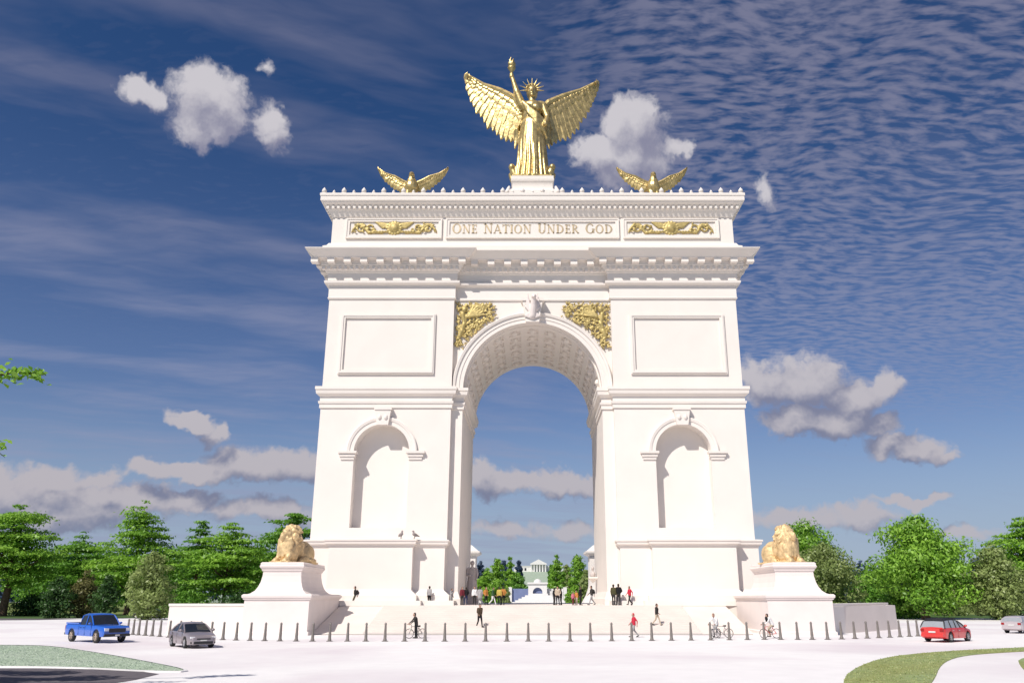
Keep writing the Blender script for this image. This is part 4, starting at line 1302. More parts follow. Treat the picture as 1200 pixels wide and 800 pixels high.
TRR = [
 ('broad_tree', 'dense bright green round tree just right of the right golden lion', 944, 168, 611, 104, 'round', .42, 'leaf_bright', 13000, False, None),
 ('olive_tree', 'dense pale olive tree in front of the round bright tree by the right lion pedestal', 966, 149, 637, 92, 'bush', .36, 'leaf_olive', 13000, False, .2),
 ('broad_tree', 'big pyramid shaped bright green tree behind the grey slanting wall', 1069, 124, 606, 128, 'spire', .38, 'leaf_bright', 19000, False, .5),
 ('broad_tree', 'light green tree low behind the red car, beside the pyramid shaped tree', 1120, 186, 668, 60, 'round', .48, 'leaf_olive', 6000, False, None),
 ('broad_tree', 'tiered tree at the far right picture edge', 1200, 140, 607, 134, 'tier', .42, 'leaf_bright', 13000, True, .45),
 ('olive_tree', 'loose olive tree reaching the ground in front of the far right tiered tree', 1161, 122, 640, 76, 'bush', .34, 'leaf_olive', 10000, False, .16),
 ('broad_tree', 'dull green tree low between the olive tree and the pyramid shaped tree', 1022, 196, 668, 64, 'round', .5, 'leaf_deep', 6000, False, None),
 ('shrub', 'low dark shrub at the foot of the far right trees', 1190, 132, 696, 64, 'bush', .3, 'leaf_dark', 3000, False, .06),
 ('shrub', 'low bright shrub under the pyramid shaped tree', 1048, 130, 690, 70, 'bush', .3, 'leaf_deep', 3200, False, .06),
 ('shrub', 'low yellowish green shrub behind the red car roof', 1112, 150, 694, 60, 'bush', .3, 'leaf_olive', 2600, False, .06),
]
for i, (nm, lab, x, Y, top, w, sty, lf, lm, n, fl, tr_) in enumerate(TRR):
    tree(nm, lab, x, Y, top, w, sty, lf, lm, n, fl, 200 + i, gr, tr=tr_, cat='shrub' if nm == 'shrub' else 'tree')

# the near tree whose branch reaches into the picture from the left
def near_tree():
    rs = np.random.RandomState(9); rn = random.Random(9)
    t = thing('overhanging_tree', 'near tree mostly out of view with one leafy branch reaching in from the left edge', 'tree', (-26.5, 26.0, 0))
    mb = MB()
    mb.tube([(0, 0, -.2), (0, 0, .3), (.1, 0, 3), (0, .1, 6), (-.1, 0, 9), (0, 0, 11.5)], [.55, .42, .34, .28, .18, .05], 10)
    tips = []
    for k in range(16):
        a = 2.399 * k; z = 5 + .4 * k; r = rn.uniform(2.2, 3.9)
        e = Vector((r * math.cos(a) - .6, r * math.sin(a) * .8 - .5, z + rn.uniform(.6, 1.6)))
        mb.tube([(0, 0, z - 1), (e.x * .5, e.y * .5, z + .1), e], [.13, .08, .02], 6); tips.append(e)
    def at(x, y, Y):
        X, Z = PL(x, y, Y); return Vector((X + 26.5, Y - 26.0, Z))
    lm_ = [at(-30, 446, 26.5), at(-4, 440, 26.8), at(18, 436, 27.0), at(36, 437, 27.1), at(52, 440, 27.2)]
    mb.tube([(0, 0, 8.2), (3, .3, 9.0)] + lm_, [.15, .10, .06, .04, .03, .02, .008], 6)
    lo = [at(-40, 520, 26.5), at(-8, 524, 26.6), at(6, 536, 26.7)]
    mb.tube([(0, 0, 6.6), (3, .2, 7.4)] + lo, [.12, .09, .05, .02, .006], 6)
    o = mb.build('trunk', M['bark'], t, smooth=True)
    Cs, sz = [], []
    for e in tips:
        p = sphere_pts(420, rs) * np.array([1.5, 1.2, .6]) * (rs.rand(420, 1) ** .4); Cs.append(p + np.array(e)); sz.append(rs.uniform(.16, .34, 420))
    for a, b, k, r in ((lm_[0], lm_[1], 70, .2), (lm_[1], lm_[2], 70, .19), (lm_[2], lm_[3], 46, .15), (lm_[3], lm_[4], 40, .13), (lo[0], lo[1], 30, .14), (lo[1], lo[2], 8, .06)):
        f = rs.rand(k, 1)
        p = np.array(a) * (1 - f) + np.array(b) * f + rs.normal(size=(k, 3)) * np.array([r * .8, r * 1.3, r * .7]); Cs.append(p); sz.append(rs.uniform(.12, .24, k))
    p = np.array(at(3, 521, 26.6)) + rs.normal(size=(14, 3)) * .1; Cs.append(p); sz.append(rs.uniform(.12, .2, 14))
    C = np.concatenate(Cs); S = np.concatenate(sz); n = len(C)
    N_ = rs.normal(size=(n, 3)) * .6 + np.array([0, -.2, .8])
    link('crown', quads_mesh('crown', leaves(C, N_, S, rs, 1.35), rs.rand(n), M['leaf_bright']), t)
near_tree()

blades('short pale grass on the left verge beside the road', [(-60, 756), (20, 756), (62, 757), (120, 766), (175, 776), (228, 787), (180, 787), (90, 782), (0, 781), (-60, 781)], 'leaf_pale', 30000, 1, .03)
blades('short olive grass on the curved right verge', [(985, 800), (1000, 783), (1036, 770), (1090, 764), (1160, 760), (1240, 757), (1240, 761), (1160, 765), (1122, 769), (1102, 778), (1094, 800), (1060, 830), (1000, 830)], 'leaf_grass', 40000, 2, .035)
# ------------------------------------------------------------------ bollards
BM = MB()
BM.lathe([(.14, 0), (.135, .14), (.11, .18), (.105, .4), (.072, 1.1), (.085, 1.13), (.085, 1.2), (.05, 1.27), (.01, 1.29)], 14)
bol_me = BM.mesh('bollard', M['bollard'], False); bol_me.shade_smooth(); bol_me.set_sharp_from_angle(angle=R(40))
bp = MB(); bp.lathe([(.24, .004), (.24, .03), (.2, .045), (.15, .05)], 14)
plate_me = bp.mesh('base_plate', M['shade_strip_plate'])
BPX = [(149, 743), (155.5, 743.3), (162, 743.8), (170, 744.3), (178, 744.9), (187, 745.6), (198, 746.4), (210, 747), (222, 747.7), (234, 748.3), (247, 748.8), (261, 749.3),
       (276.5, 749.8), (293, 750.2), (310, 750.5), (328, 750.7), (347, 750.9), (366, 751), (386, 751), (407, 751), (428.5, 751), (451, 751), (474, 751), (498, 751), (521, 751),
       (545, 751), (569, 751), (594, 751), (619, 751), (643, 751), (668, 751), (692, 750.8), (717, 750.6), (740.5, 750.4), (764, 750.2), (787, 750), (810, 749.8), (833, 749.6),
       (855, 749.4), (876, 749.2), (896, 749), (915, 749), (935, 749), (952, 749), (970, 749), (986.5, 748.5), (1002, 748), (1016.5, 747.5), (1030, 747), (1043, 746.5), (1055, 746), (1066, 745.5), (1076, 745)]
for i, (x, y) in enumerate(BPX):
    X, Y = G(x, y)
    if x < 205: lab = 'slim dark steel bollard in the close curved row behind the blue pickup'
    elif x < 250: lab = 'slim dark steel bollard in the curved row right behind the grey car'
    elif x < 980: lab = 'slim dark steel bollard in the long even row in front of the stairs and pedestals'
    else: lab = 'slim dark steel bollard in the row in front of the grey slanting wall'
    b = link('bollard', bol_me); b.location = (X, Y, 0.0); tag(b, lab, 'bollard', 'bollards along the plaza edge')
    link('base_plate', plate_me, b)

# ------------------------------------------------------------------ people
def dist_seg(P, a, b):
    a, b = np.array(a), np.array(b); d = b - a
    L2 = max(1e-9, d @ d)
    t = np.clip((P - a) @ d / L2, 0, 1)
    return np.linalg.norm(P - a - t[:, None] * d, axis=1)

def body_mesh(pose):
    """skeleton, facing -Y, feet on z = 0; every bone: from, to, radii, what it wears (0 skin 1 hair 2 top 3 trousers 4 shoe)"""
    J = dict(hip=(0, 0, .95), chest=(0, .0, 1.32), neck=(0, .0, 1.47), head=(0, -.03, 1.63))
    for s, k in ((1, 'l'), (-1, 'r')):
        J.update({'h' + k: (.09 * s, 0, .92), 'k' + k: (.10 * s, -.02, .50), 'a' + k: (.10 * s, .02, .09), 't' + k: (.12 * s, -.17, .04),
                  's' + k: (.185 * s, 0, 1.42), 'e' + k: (.24 * s, .03, 1.14), 'w' + k: (.25 * s, -.06, .90)})
    if pose == 'walk':
        J.update(kl=(.10, -.17, .52), al=(.10, -.30, .10), tl=(.11, -.48, .08), kr=(-.10, .05, .50), ar=(-.10, .36, .17), tr=(-.11, .22, .05),
                 el=(.25, .17, 1.17), wl=(.22, .16, .92), er=(-.25, -.06, 1.15), wr=(-.20, -.27, .98), chest=(0, -.03, 1.32), head=(0, -.06, 1.63))
    if pose == 'pocket':
        J.update(el=(.30, .09, 1.16), wl=(.19, -.09, .98), er=(-.30, .09, 1.16), wr=(-.19, -.09, .98), al=(.16, .0, .09), tl=(.2, -.18, .04), kl=(.13, -.02, .5))
    if pose == 'phone':
        J.update(er=(-.25, -.08, 1.14), wr=(-.10, -.30, 1.30), head=(0, -.06, 1.61), al=(.13, .06, .09), tl=(.16, -.12, .04))
    if pose == 'ride':
        J.update(hip=(0, .22, .98), chest=(0, .02, 1.33), neck=(0, -.09, 1.46), head=(0, -.17, 1.60), sl=(.185, -.06, 1.40), sr=(-.185, -.06, 1.40),
                 el=(.27, -.24, 1.16), wl=(.25, -.45, 1.02), er=(-.27, -.24, 1.16), wr=(-.25, -.45, 1.02), hl=(.09, .2, .95), hr=(-.09, .2, .95),
                 kl=(.11, -.16, .72), al=(.12, .06, .48), tl=(.12, -.13, .46), kr=(-.11, -.06, .56), ar=(-.12, .05, .17), tr=(-.12, -.13, .14))
    if pose == 'straddle':
        J.update(hip=(0, .02, .96), chest=(0, -.05, 1.33), neck=(0, -.1, 1.47), head=(0, -.15, 1.62), sl=(.185, -.08, 1.42), sr=(-.185, -.08, 1.42),
                 el=(.27, -.24, 1.18), wl=(.25, -.45, 1.03), er=(-.27, -.24, 1.18), wr=(-.25, -.45, 1.03), al=(.22, .05, .09), kl=(.17, 0, .5), tl=(.25, -.13, .04),
                 ar=(-.22, .05, .09), kr=(-.17, 0, .5), tr=(-.25, -.13, .04))
    B = []
    def add(a, b, r0, r1, m): B.append((a, b, r0, r1, m))
    h, c, n, hd = (Vector(J[k]) for k in ('hip', 'chest', 'neck', 'head'))
    for s in (.075, -.075):
        add(h + Vector((s, 0, .0)), c + Vector((s * 1.25, 0, 0)), .115, .125, 2)
    add(h + Vector((.06, 0, -.05)), h + Vector((-.06, 0, -.05)), .115, .115, 3)
    add(Vector(J['sl']) * .9 + n * .1, Vector(J['sr']) * .9 + n * .1, .075, .075, 2)
    add(n, hd - Vector((0, 0, .06)), .055, .05, 0)
    add(hd + Vector((0, 0, .03)), hd + Vector((0, -.02, -.06)), .098, .072, 0)
    add(hd + Vector((0, .025, .05)), hd + Vector((0, .045, -.03)), .10, .085, 1)
    add(hd + Vector((0, -.095, -.01)), hd + Vector((0, -.115, -.035)), .014, .02, 0)
    for k in 'lr':
        add(J['s' + k], J['e' + k], .066, .05, 2); add(J['e' + k], J['w' + k], .048, .036, 2)
        w, e = Vector(J['w' + k]), Vector(J['e' + k]); d = (w - e).normalized()
        add(w + d * .02, w + d * .09, .038, .034, 0)
        add(J['h' + k], J['k' + k], .098, .07, 3); add(J['k' + k], J['a' + k], .068, .05, 3)
        add(Vector(J['a' + k]) + Vector((0, .03, -.035)), J['t' + k], .05, .042, 4)
    mb = MB()
    for a, b, r0, r1, m in B: mb.rc(a, b, r0, r1, 9)
    me = remesh(mb, .028, 1, .4)
    n_ = len(me.polygons)
    C = np.empty(n_ * 3); me.polygons.foreach_get('center', C); C = C.reshape(-1, 3)
    D = np.stack([dist_seg(C, a, b) - (r0 + r1) / 2 for a, b, r0, r1, m in B], 1)
    mi = np.array([b[4] for b in B])[D.argmin(1)].astype(np.int32)
    # separate fingers and a thumb on each hand, slightly curled
    fm = MB(); fmi = []
    for k, s in (('l', 1), ('r', -1)):
        w, e = Vector(J['w' + k]), Vector(J['e' + k]); d = (w - e).normalized()
        side = Vector((0, 1, 0)).cross(d); side = (side.normalized() if side.length > .1 else Vector((1, 0, 0)))
        fw = d.cross(side)
        pc = w + d * .10
        for q in range(4):
            o = pc + fw * (.026 - .017 * q)
            ln = (.068, .078, .072, .056)[q]
            fm.tube([o, o + d * ln * .5 - side * s * .004, o + d * ln * .9 - side * s * .02], [.0095, .009, .007], 6)
        o = w + d * .04 + fw * .034
        fm.tube([o, o + d * .03 + fw * .02, o + d * .062 + fw * .022], [.012, .011, .008], 6)
    bm = bmesh.new(); bm.from_mesh(me)
    f2 = fm.mesh('fingers', []); bm.from_mesh(f2); bm.to_mesh(me); bm.free(); bpy.data.meshes.remove(f2)
    tot = len(me.polygons)
    me.polygons.foreach_set('use_smooth', [True] * tot)
    return me, np.concatenate([mi, np.zeros(tot - n_, np.int32)])

POSES = {k: body_mesh(k) for k in ('stand', 'walk', 'pocket', 'phone', 'ride', 'straddle')}
bag = MB(); bag.ell((0, .21, 1.22), (.15, .10, .22)); bag.ell((0, .29, 1.14), (.11, .06, .12))
bag_me = remesh(bag, .03, 1); bag_me.materials.append(M['cloth_black'])

def person(label, pose, top, bot, loc, rz, h=1.0, skin='skin', hair='hair', group=None, backpack=None, coat=False):
    me, mi = POSES[pose]
    m2 = me.copy(); m2.materials.clear()
    for k in (skin, hair, 'cloth_' + top, 'cloth_' + bot, 'shoe'): m2.materials.append(M[k])
    m2.polygons.foreach_set('material_index', mi)
    o = link('person', m2); o.location = loc; o.rotation_euler = (0, 0, rz); o.scale = (h, h, h)
    tag(o, label, 'person', group)
    if backpack:
        b = link('backpack', bag_me, o)
        if pose in ('ride', 'straddle'): b.location = (0, -.06 if pose == 'ride' else -.03, .1); b.rotation_euler = (R(16), 0, 0)
    if coat:
        cm = MB(); cm.lathe([(.2, .55), (.19, .8), (.165, 1.1), (.17, 1.3)], 18, at=(0, 0, 0), fold=lambda t, z: 1 + .05 * math.sin(5 * t))
        for v in range(len(cm.v)):
            x, y, z = cm.v[v]; cm.v[v] = (x * 1.15, y * .85, z)
        cm.build('coat', M['cloth_' + top], o, smooth=True)
    return o

pg = 'people on the plaza'
def on_plaza(x, Y=84.4):
    return (PL(x, 700, Y)[0], Y, ZP)
PEOPLE = [
 ('person in dark clothes with a backpack walking near the left lion pedestal', 'walk', 'charcoal', 'olive', on_plaza(416, 83.8), R(-70), 1.02, dict(backpack=1)),
 ('person in grey top and black trousers by the left pier base corner', 'stand', 'grey', 'black', on_plaza(503), R(160), 1.03, dict(coat=False)),
 ('slight person in pale grey standing against the plinth left of the passage', 'phone', 'grey', 'grey', on_plaza(529, 85), R(60), .92, {}),
 ('person in maroon jacket at the shaded left edge of the passage', 'stand', 'maroon', 'charcoal', on_plaza(541.5, 85), R(30), 1.0, {}),
 ('person in black beside the one in maroon at the left edge of the passage', 'pocket', 'black', 'navy', on_plaza(546, 86.5), R(190), 1.0, {}),
 ('person in white shirt and dark trousers under the left stone pylon', 'stand', 'white', 'charcoal', on_plaza(556, 86), R(10), 1.02, {}),
 ('person in pale grey coat at the top of the stairs behind the dark jacketed walker', 'stand', 'grey', 'grey', on_plaza(562.5, 84.2), R(185), 1.0, dict(coat=True)),
 ('person in orange top with dark trousers at the head of the stairs', 'pocket', 'orange', 'black', on_plaza(569.5, 86), R(40), 1.0, {}),
 ('person in dark green with white trousers inside the arch passage', 'walk', 'green', 'white', on_plaza(577.5, 86), R(80), .98, {}),
 ('person in yellow vest with black trousers, left one of the pair in the passage', 'stand', 'yellow', 'black', on_plaza(585, 86), R(170), 1.0, {}),
 ('person in orange vest with black trousers, right one of the pair in the passage', 'pocket', 'orange', 'black', on_plaza(589.5, 86.3), R(200), 1.03, {}),
 ('person in black, left one of the trio in the middle of the passage', 'stand', 'black', 'charcoal', on_plaza(649.5, 86.2), R(120), .95, {}),
 ('person in pale top and black trousers in the middle of the trio in the passage', 'pocket', 'beige', 'black', on_plaza(653.5, 85.6), R(-20), 1.02, {}),
 ('person in grey, right one of the trio in the passage', 'phone', 'charcoal', 'black', on_plaza(657.5, 86.2), R(-110), .92, {}),
 ('child in pink and red at the right side of the passage', 'stand', 'pink', 'maroon', on_plaza(671.5, 85), R(30), .72, {}),
 ('child in orange beside the child in pink', 'stand', 'orange', 'beige', on_plaza(675.5, 85.3), R(-40), .8, {}),
 ('dark haired person in black standing over the two children', 'stand', 'black', 'charcoal', on_plaza(680, 85), R(60), 1.0, dict(skin='skin_dark')),
 ('person in dark grey with a backpack against the right plinth', 'walk', 'charcoal', 'grey', on_plaza(693.5, 84.2), R(-75), 1.05, dict(backpack=1)),
 ('person in olive, left one of the pair before the right pier', 'stand', 'olive', 'charcoal', on_plaza(719, 83.9), R(150), 1.12, {}),
 ('person in black, right one of the pair before the right pier', 'pocket', 'black', 'charcoal', on_plaza(725, 83.9), R(190), 1.15, {}),
 ('person in red jacket on the plaza right of the dark dressed pair', 'walk', 'red', 'charcoal', on_plaza(738, 83.9), R(-60), 1.02, {}),
]
for lab, pose, tp, bt, loc, rz, h, kw in PEOPLE:
    person(lab, pose, tp, bt, loc, rz, h, group=pg, **kw)
def on_stairs(x, yf):
    # where the sight line to the feet meets the slope of the stairs
    a, b, e = sight(x, yf)
    k = ZP / (83.5 - 73.4)
    t = (k * -73.4 + 0.08 - HC) / (e - k * b)
    Y = b * t
    i = math.ceil((Y - 73.4) / (83.5 - 73.4) * NS)
    return (a * t, Y, ZP * i / NS)
sg = 'people on the stairs'
person('person in dark brown jacket and black trousers walking down the middle of the stairs', 'walk', 'brown', 'black', on_stairs(562, 734), R(25), 1.12, group=sg)
X_, Y_ = G(743.5, 746.5)
person('person in red hooded top walking past the foot of the stairs', 'walk', 'red', 'grey', (X_, Y_, 0), R(-75), 1.04, group=sg, hair='cloth_red')
person('person in dark top and pale trousers on the right part of the stairs', 'walk', 'charcoal', 'beige', on_stairs(770, 732), R(60), 1.05, group=sg)

# ------------------------------------------------------------------ bicycles and riders
def bicycle(label, loc, rz, paint, group):
    """facing -Y"""
    t = thing('bicycle', label, 'bicycle', loc, rz, group)
    r = .34
    for y in (-.52, .52):
        w = MB()
        w.tube([(0, y + r * math.cos(a), r + .02 + r * math.sin(a)) for a in np.linspace(0, 2 * math.pi, 25)], .024, 6)
        wh = w.build('wheel', M['tyre'], t, smooth=True)
        s = MB()
        for k in range(10):
            a = 2 * math.pi * k / 10
            s.tube([(.004 * (k % 2), y, r + .02), (.004 * (k % 2), y + (r - .02) * math.cos(a), r + .02 + (r - .02) * math.sin(a))], .005, 4)
        s.tube([(-.05, y, r + .02), (.05, y, r + .02)], .03, 8)
        s.build('spokes', M['chrome'], wh)
    f = MB(); bb, seat, hd0, hd1 = (0, .08, .30), (0, .24, .86), (0, -.36, .86), (0, -.40, .66)
    for a, b in ((bb, seat), (bb, hd1), (seat, hd0), (hd0, hd1), (hd1, (0, -.52, .36)), (bb, (0, .52, .36)), ((0, .22, .78), (0, .52, .36))):
        f.tube([a, b], .021, 7)
    f.build('frame', M[paint], t)
    h = MB(); h.tube([hd0, (0, -.36, 1.0)], .016, 6); h.tube([(-.28, -.42, 1.0), (-.1, -.38, 1.0), (.1, -.38, 1.0), (.28, -.42, 1.0)], .016, 6)
    h.build('handlebar', M['trim'], t)
    s = MB(); s.rc((0, .3, .9), (0, .12, .9), .07, .04); s.build('saddle', M['trim'], t, smooth=True)
    p = MB(); p.tube([(-.1, .08, .3), (.1, .08, .3)], .02, 6); p.tube([(.1, .08, .3), (.1, 0.0, .42)], .014, 6); p.tube([(-.1, .08, .3), (-.1, .13, .15)], .014, 6)
    p.box(.08, .2, -.04, .05, .41, .435); p.box(-.2, -.08, .08, .17, .135, .16)
    p.build('crank', M['chrome'], t)
    return t
bgp, rgp = 'bicycles by the bollards', 'cyclists by the bollards'
X_, Y_ = G(487, 747.5)
bicycle('dark bicycle held between two bollards before the left half of the stairs', (X_, Y_, 0), R(-68), 'trim', bgp)
person('person in dark grey clothes straddling the dark bicycle', 'straddle', 'charcoal', 'black', (X_, Y_, 0), R(-68), 1.08, group=rgp)
X_, Y_ = G(841, 747.5)
bicycle('pale bicycle ridden by a person in white before the right lion pedestal', (X_ - .15, Y_, 0), R(-40), 'pale_paint', bgp)
person('person in white shirt and grey trousers riding the pale bicycle', 'ride', 'white', 'grey', (X_ - .15, Y_, 0), R(-40), 1.06, group=rgp)
bicycle('second pale bicycle standing just behind the rider in white', (X_ + .55, Y_ + .8, 0), R(-115), 'silver_paint', bgp)
X_, Y_ = G(903, 747.5)
bicycle('red bicycle ridden by a person with a black backpack before the right pedestal', (X_, Y_, 0), R(-80), 'red_paint', bgp)
person('person in white shirt with a black backpack riding the red bicycle', 'ride', 'white', 'beige', (X_, Y_, 0), R(-80), 1.05, group=rgp, backpack=1)

# ------------------------------------------------------------------ vehicles (local +X is forward)
def lerp_fn(pts):
    xs, ys = [p[0] for p in pts], [p[1] for p in pts]
    return lambda x: float(np.interp(x, xs, ys))

def vehicle(name, label, cat, loc, rz, P, group='cars on the road round the arch'):
    t = thing(name, label, cat, loc, rz, group)
    L, Wd, rw = P['L'], P['W'] / 2, P['rw']
    ax = P['axles']
    top, half, sill = lerp_fn(P['top']), lerp_fn(P['half']), lerp_fn(P['sill'])
    paint = M[P['paint']]
    xs = sorted(set([-L / 2 + L * i / 90 for i in range(91)]))
    mb = MB(); rings = []
    for x in xs:
        w = Wd * half(x); zt = top(x); zl = sill(x)
        za = zl
        for a in ax:
            q = (rw * 1.2) ** 2 - (x - a) ** 2
            if q > 0: za = max(za, rw + math.sqrt(q))
        za = min(za, zt - .12)
        zm = max(za + .02, zl + (zt - zl) * .55)
        prof = [(0, zl - .02), (w * .66, zl - .02), (w * .67, max(zl, za - .05)), (w * .97, za), (w, max(za + .01, zl + (zt - zl) * .35)), (w * 1.0, max(za + .03, zm)), (w * .985, zt - .10), (w * .95, zt - .03), (w * .84, zt + .0), (0, zt + .03)]
        rings.append([(x, -y, z) for y, z in prof] + [(x, y, z) for y, z in prof[-2:0:-1]])
    n = len(rings[0])
    fs = []
    for i in range(len(rings) - 1):
        for k in range(n):
            fs.append((i * n + k, i * n + (k + 1) % n, (i + 1) * n + (k + 1) % n, (i + 1) * n + k))
    fs += [tuple(range(n - 1, -1, -1)), tuple((len(rings) - 1) * n + k for k in range(n))]
    mb.add([p for r in rings for p in r], fs)
    body = mb.build('body', paint, t, angle=38)
    # cabin: glass shell with painted roof and pillars
    c = P['cabin']      # x of: rear base, rear roof, front roof, front base ; roof height
    zr = c['roof']; wb, wt = Wd * .93, Wd * c.get('tumble', .76)
    def ring_at(x, f):
        zb = top(x) - .03
        if x <= c['x1']: z = zb + (zr - zb) * max(0, min(1, (x - c['x0']) / (c['x1'] - c['x0'])))
        elif x >= c['x2']: z = zb + (zr - zb) * max(0, min(1, (c['x3'] - x) / (c['x3'] - c['x2'])))
        else: z = zr + .05 * math.sin(math.pi * (x - c['x1']) / (c['x2'] - c['x1']))
        k = (z - zb) / max(.01, zr - zb)
        w = wb + (wt - wb) * min(1, k)
        return zb, z, w
    gl_ = MB(); rg = []
    cx_ = np.linspace(c['x0'], c['x3'], 40)
    for x in cx_:
        zb, z, w = ring_at(x, 0)
        rg.append([(x, -wb, zb), (x, -w, max(zb, z - .04)), (x, -w * .9, z), (x, 0, z + .02), (x, w * .9, z), (x, w, max(zb, z - .04)), (x, wb, zb)])
    n = 7; fs = []
    for i in range(len(rg) - 1):
        for k in range(n - 1):
            fs.append((i * n + k, i * n + k + 1, (i + 1) * n + k + 1, (i + 1) * n + k))
    gl_.add([p for r in rg for p in r], fs)
    gl_.build('windows', M[P.get('glass', 'glass')], t, smooth=False)
    rf = MB(); rr = []
    for x in np.linspace(c['x1'] - .05, c['x2'] + .05, 16):
        zb, z, w = ring_at(x, 0)
        rr.append([(x, -w - .012, z - .09), (x, -w * .985, z - .01), (x, -w * .85, z + .03), (x, 0, z + .05), (x, w * .85, z + .03), (x, w * .985, z - .01), (x, w + .012, z - .09), (x, 0, z - .06)])
    n = 8; fs = []
    for i in range(len(rr) - 1):
        for k in range(n): fs.append((i * n + k, i * n + (k + 1) % n, (i + 1) * n + (k + 1) % n, (i + 1) * n + k))
    fs += [tuple(range(n)), tuple((len(rr) - 1) * n + k for k in range(n - 1, -1, -1))]
    rf.add([p for r in rr for p in r], fs)
    roof = rf.build('roof', M[P.get('roof_paint', P['paint'])], t, angle=40)
    for s in (-1, 1):
        for x0, x1 in P['pillars']:
            pl_ = MB()
            zb, z, w = ring_at(x1, 0)
            pl_.tube([(x0, s * (wb + .004), top(x0) - .03), ((x0 + x1) / 2, s * (wb * .5 + w * .5 + .008), (top(x0) + z) / 2), (x1, s * (w + .008), z - .05)], [.05, .045, .045], 6)
            pl_.build('pillar', M[P.get('pillar_paint', P['paint'])], t)
    # wheels
    for a in ax:
        for s in (-1, 1):
            y = s * (Wd - .13)
            w = MB()
            pr = [(rw * .62, -.11), (rw * .95, -.11), (rw, -.07), (rw, .07), (rw * .95, .11), (rw * .62, .11)]
            vs, fs = [], []; K = 24
            for k in range(K):
                q = 2 * math.pi * k / K
                for r_, yy in pr: vs.append((a + r_ * math.cos(q), y + yy, rw + r_ * math.sin(q)))
            for k in range(K):
                for j in range(6): fs.append((k * 6 + j, k * 6 + (j + 1) % 6, ((k + 1) % K) * 6 + (j + 1) % 6, ((k + 1) % K) * 6 + j))
            w.add(vs, fs); wh = w.build('wheel', M['tyre'], t)
            r_ = MB()
            for k in range(6):
                q = 2 * math.pi * k / 6
                r_.tube([(a, y + s * .07, rw), (a + rw * .6 * math.cos(q), y + s * .085, rw + rw * .6 * math.sin(q))], [.05, .035], 6)
            r_.tube([(a + rw * .61 * math.cos(q), y + s * .08, rw + rw * .61 * math.sin(q)) for q in np.linspace(0, 2 * math.pi, 25)], .03, 6)
            r_.tube([(a, y - s * .05, rw), (a, y + s * .02, rw)], [rw * .6, rw * .6], 18)
            r_.build('rim', M[P.get('rim', 'rim')], wh)
    xf, xr = L / 2, -L / 2
    def piece(nm, m, boxes, bev=.02):
        q = MB()
        for b in boxes: q.box(*b)
        return q.build(nm, M[m], t, bevel=bev)
    for nm, m, b in P['pieces']:
        piece(nm, m, b)
    for s in (-1, 1):
        xm = P['mirror']
        q = MB(); q.ell((xm, s * (Wd + .1), top(xm) + .10), (.08, .11, .08)); q.tube([(xm, s * (Wd * .9), top(xm) + .02), (xm, s * (Wd + .06), top(xm) + .07)], .025, 6)
        q.build('wing_mirror', M[P['paint']], t, smooth=True)
        hh = MB()
        for xh in P['handles']: hh.box(xh - .1, xh + .1, min(s * Wd * .975, s * (Wd + .012)), max(s * Wd * .975, s * (Wd + .012)), top(xh) - .22, top(xh) - .19)
        if P['handles']: hh.build('door_handle', M['chrome' if P['paint'] != 'blue_paint' else 'trim'], t)
        sm = MB()
        for xh in P['seams']:
            sm.box(xh - .008, xh + .008, min(s * Wd * .9, s * (Wd + .003)), max(s * Wd * .9, s * (Wd + .003)), sill(xh) + .06, top(xh) - .1)
        sm.build('door_gap', M['trim'], t)
    return t, body

def pickup():
    L, W = 5.7, 2.0
    P = dict(L=L, W=W, rw=.42, axles=(-1.75, 1.85), paint='blue_paint', rim='rim_tan',
             top=[(-2.85, 1.18), (-2.8, 1.2), (-.75, 1.2), (-.74, 1.2), (1.0, 1.18), (1.25, 1.18), (2.6, 1.12), (2.8, 1.04), (2.85, .98)],
             half=[(-2.85, .95), (-2.7, .99), (0, 1), (2.4, .99), (2.7, .95), (2.85, .90)], sill=[(-2.85, .52), (-2.4, .45), (2.4, .42), (2.85, .45)],
             cabin=dict(x0=-.80, x1=-.55, x2=.55, x3=1.3, roof=1.86, tumble=.8), pillars=[(1.28, .55), (.2, .2), (-.74, -.55)], mirror=1.05, handles=(.0, -.65 + .2), seams=(1.1, .2, -.72),
             pieces=[('grille', 'trim', [(2.83, 2.885, -.58, .58, .70, .96)]), ('bumper', 'trim', [(2.75, 2.95, -.9, .9, .44, .60)]),
                     ('headlight', 'lamp', [(2.74, 2.87, .60, .90, .80, .98)]), ('headlight', 'lamp', [(2.74, 2.87, -.90, -.60, .80, .98)]),
                     ('tail_light', 'tail', [(-2.88, -2.8, .80, .96, .75, 1.1)]), ('tail_light', 'tail', [(-2.88, -2.8, -.96, -.80, .75, 1.1)]),
                     ('rear_bumper', 'trim', [(-2.98, -2.8, -.92, .92, .46, .62)]), ('number_plate', 'plate', [(2.945, 2.96, -.16, .16, .47, .57)]),
                     ('load_bed', 'trim', [(-2.72, -.9, -.82, .82, 1.16, 1.24)])])
    X, Y = G(112, 751.5)
    t, b = vehicle('pickup_truck', 'bright blue pickup truck with four doors on the left side of the road', 'pickup', (X, Y, 0), R(-37), P)
    q = MB()
    for s in (-1, 1): q.box(-2.8, -.85, s * .9 - .06, s * .9 + .06, 1.2, 1.3)
    q.box(-2.82, -2.72, -.93, .93, 1.2, 1.3)
    q.build('bed_rail', M['blue_paint'], t)
pickup()
